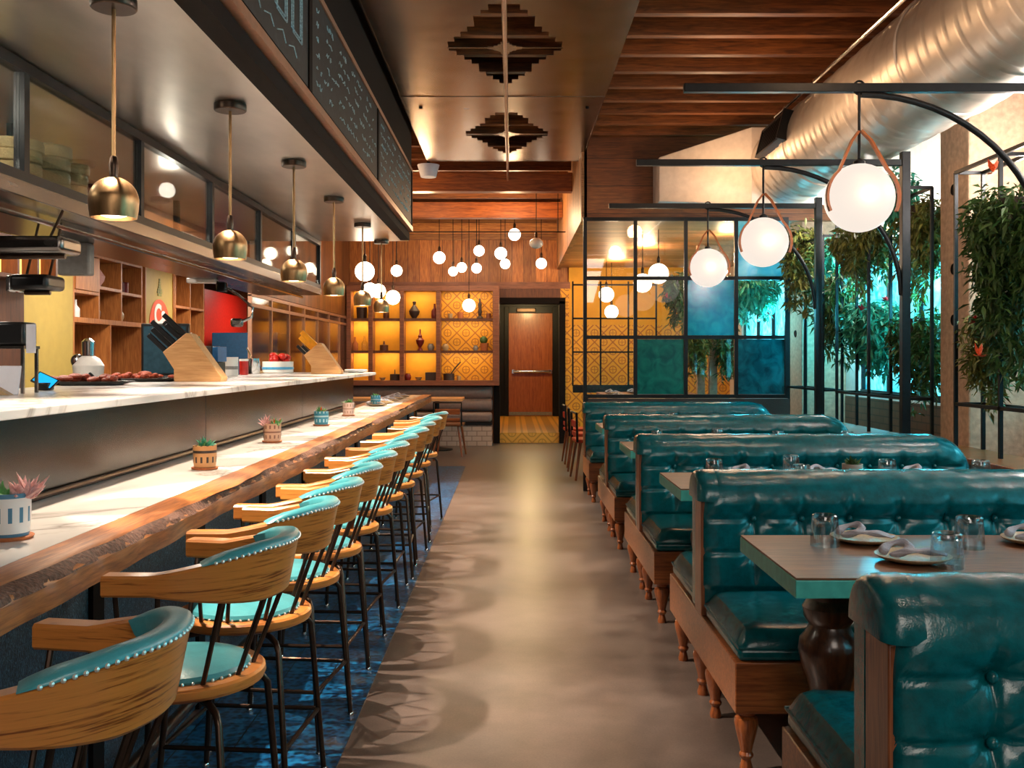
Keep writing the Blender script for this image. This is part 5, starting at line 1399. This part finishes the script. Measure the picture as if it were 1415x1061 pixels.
# ================================================================== LIGHTS
def light(kind, name, loc, e, col=(1,.82,.62), size=.1, rot=(0,0,0), **kw):
    l = bpy.data.lights.new(name, kind); l.energy = e; l.color = col
    if kind == 'AREA': l.size = size; l.shape = kw.get('shape', 'SQUARE'); 
    elif kind in ('POINT','SPOT'): l.shadow_soft_size = size
    if kind == 'AREA' and 'sy' in kw: l.shape = 'RECTANGLE'; l.size_y = kw['sy']
    if kind == 'SPOT': l.spot_size = R(kw.get('ang', 60)); l.spot_blend = kw.get('blend', .6)
    if kind == 'SUN': l.angle = R(kw.get('ang', 3))
    o = bpy.data.objects.new(name, l); COL.objects.link(o); o.location = loc; o.rotation_euler = rot; return o
for y in pend_y: light('SPOT', 'stool_shadow_spot', (-1.37, y+.05, 2.555), ROSE_E, (1,.82,.66), .012, (Vector((-.38,y,0))-Vector((-1.37,y,2.555))).to_track_quat('-Z','Y').to_euler(), ang=50, blend=.35)  # added unseen spots at the roses, throwing the stool shadows
for y in pend_y: light('SPOT', 'pendant_light', (-1.33, y, 1.855), PEND_E, (1,.80,.60), .022, ang=104, blend=.4)
# shelf niche strip lights
for i in range(4):
    xm = (xsn[i]+xsn[i+1])/2
    for z in (NZ1-.06, zs[2]-.03, zs[1]-.03): light('AREA', 'shelf_strip_light', (xm, YW-.30, z), NICHE_E, (1,.72,.38), xsn[i+1]-xsn[i]-.12, (R(30),0,0), sy=.03)
# warm wash on far dining area
for (x,y,z,e) in ((-1.2,13.2,3.3,FAR_E),(.0,13.8,3.3,FAR_E),(-1.9,11.6,3.2,FAR_E*.7),(1.8,13.4,2.75,FAR_E*.8),(2.6,12.0,2.75,FAR_E*.4),(1.6,15.2,2.75,FAR_E*.7)): light('POINT', 'dining_light', (x,y,z), e, (1,.66,.36), .12)
light('POINT', 'hall_light', (.35, 19.6, 2.45), 75, (1,.72,.32), .12)
# track spots over the aisle and booths (lamps mounted among the joists)
def track(x, y, z, tx, ty, e, ang=70, col=(1,.80,.62), size=.05):
    d = Vector((tx,ty,0)) - Vector((x,y,z)); q = d.to_track_quat('-Z','Y').to_euler()
    return light('SPOT', 'track_light', (x,y,z), e, col, size, q, ang=ang, blend=.8)
for (a, b_, e) in ((1.55, 1.4, 70),(1.5, 3.4, 60),(1.6, 5.4, 50),(1.6, 7.4, 45),(1.6,9.3,40)): track(a, b_, 3.7, a+.1, b_+.5, e*TRK, 75)
# uplight warming the joists
for (x,y) in ((1.7,4.6),(1.7,7.2),(1.9,9.4)): light('POINT', 'beam_light', (x,y,3.15), UP_E, (1,.6,.32), .1)
# globes
for y in ad: light('POINT', 'globe_glow', (1.81, y-.26, 2.235), 7, (1,.78,.58), .1)
# kitchen; the farthest is an added fill for the red panel
for (x,y,z,e) in ((-3.1,3.0,2.5,45),(-3.1,6.0,2.5,55),(-3.2,9.0,2.5,70),(-3.2,12.3,2.5,60),(-3.3,14.6,2.5,45)): light('AREA', 'kitchen_light', (x,y,z), e*KIT, (1,.88,.74), .7)
light('POINT', 'overshelf_fill', (-2.2, 3.7, 2.48), 16, (1,.86,.7), .05)  # added unseen fill so the stacked baskets show through the glass
light('POINT', 'overshelf_fill', (-2.2, 6.4, 2.48), 12, (1,.86,.7), .05)  # second added fill, farther along the overshelf
# added fills: right wall, cyan glow, front of the room
for y in (3.2, 5.0, 6.2, 8.3, 9.5): light('POINT', 'wall_fill', (3.22,y,2.62), WASH, (1,.91,.84), .08)  # added unseen points brightening the plaster wall and duct
for (x,y,z,e) in ((3.35,7.75,1.9,1),(3.35,9.3,2.1,1.2),(3.35,10.2,1.7,.7),(3.2,12.4,2.0,1.4),(2.6,11.2,1.9,.7)): light('POINT', 'cyan_fill', (x,y,z), CY*e, (.05,.75,1), .08)  # added cyan points lighting the window plants and grid panes
light('AREA', 'front_fill', (1.2,-1.6,3.2), FRONT_E, (1,.86,.74), 1.6, (R(38),0,R(-8)))  # added fill from behind the camera
light('AREA', 'front_fill_low', (-.2,-2.6,2.2), FRONT_E*.5, (1,.9,.82), 1.8, (R(78),0,0))  # lower added fill, also from behind the camera
# over-counter wash lighting soffit (bounced)
light('SUN', 'daylight', (8,6,6), SUN_E, (.62,.9,1), 1, Vector((-1,-.12,-.62)).to_track_quat('-Z','Y').to_euler(), ang=4)

w = bpy.data.worlds.new('World'); scene.world = w; w.use_nodes = True
bg = w.node_tree.nodes['Background']; bg.inputs[0].default_value = (.45,.86,1,1); bg.inputs[1].default_value = WORLD_E
# neighbouring building seen through the windows
o = obj('neighbour_building', MB().box(7.5,12,-4,22,0,2.6), M['brick']); tag(o, 'low brick building outside the right-hand windows', 'building')
struct('ground', MB().box(3.8,12,-4,22,-.2,-.1), M['concrete'])

cam = bpy.data.cameras.new('Camera'); co = bpy.data.objects.new('Camera', cam); COL.objects.link(co)
co.location = (0,0,1.4); co.rotation_euler = (R(90),0,0); cam.lens = 35; cam.sensor_width = 36; cam.shift_y = -35.5/1415; cam.clip_start = .05
scene.camera = co
vs = scene.view_settings; vs.view_transform = 'Standard'; vs.look = 'None'; vs.exposure = EXPO; vs.gamma = 1; vs.use_curve_mapping = False
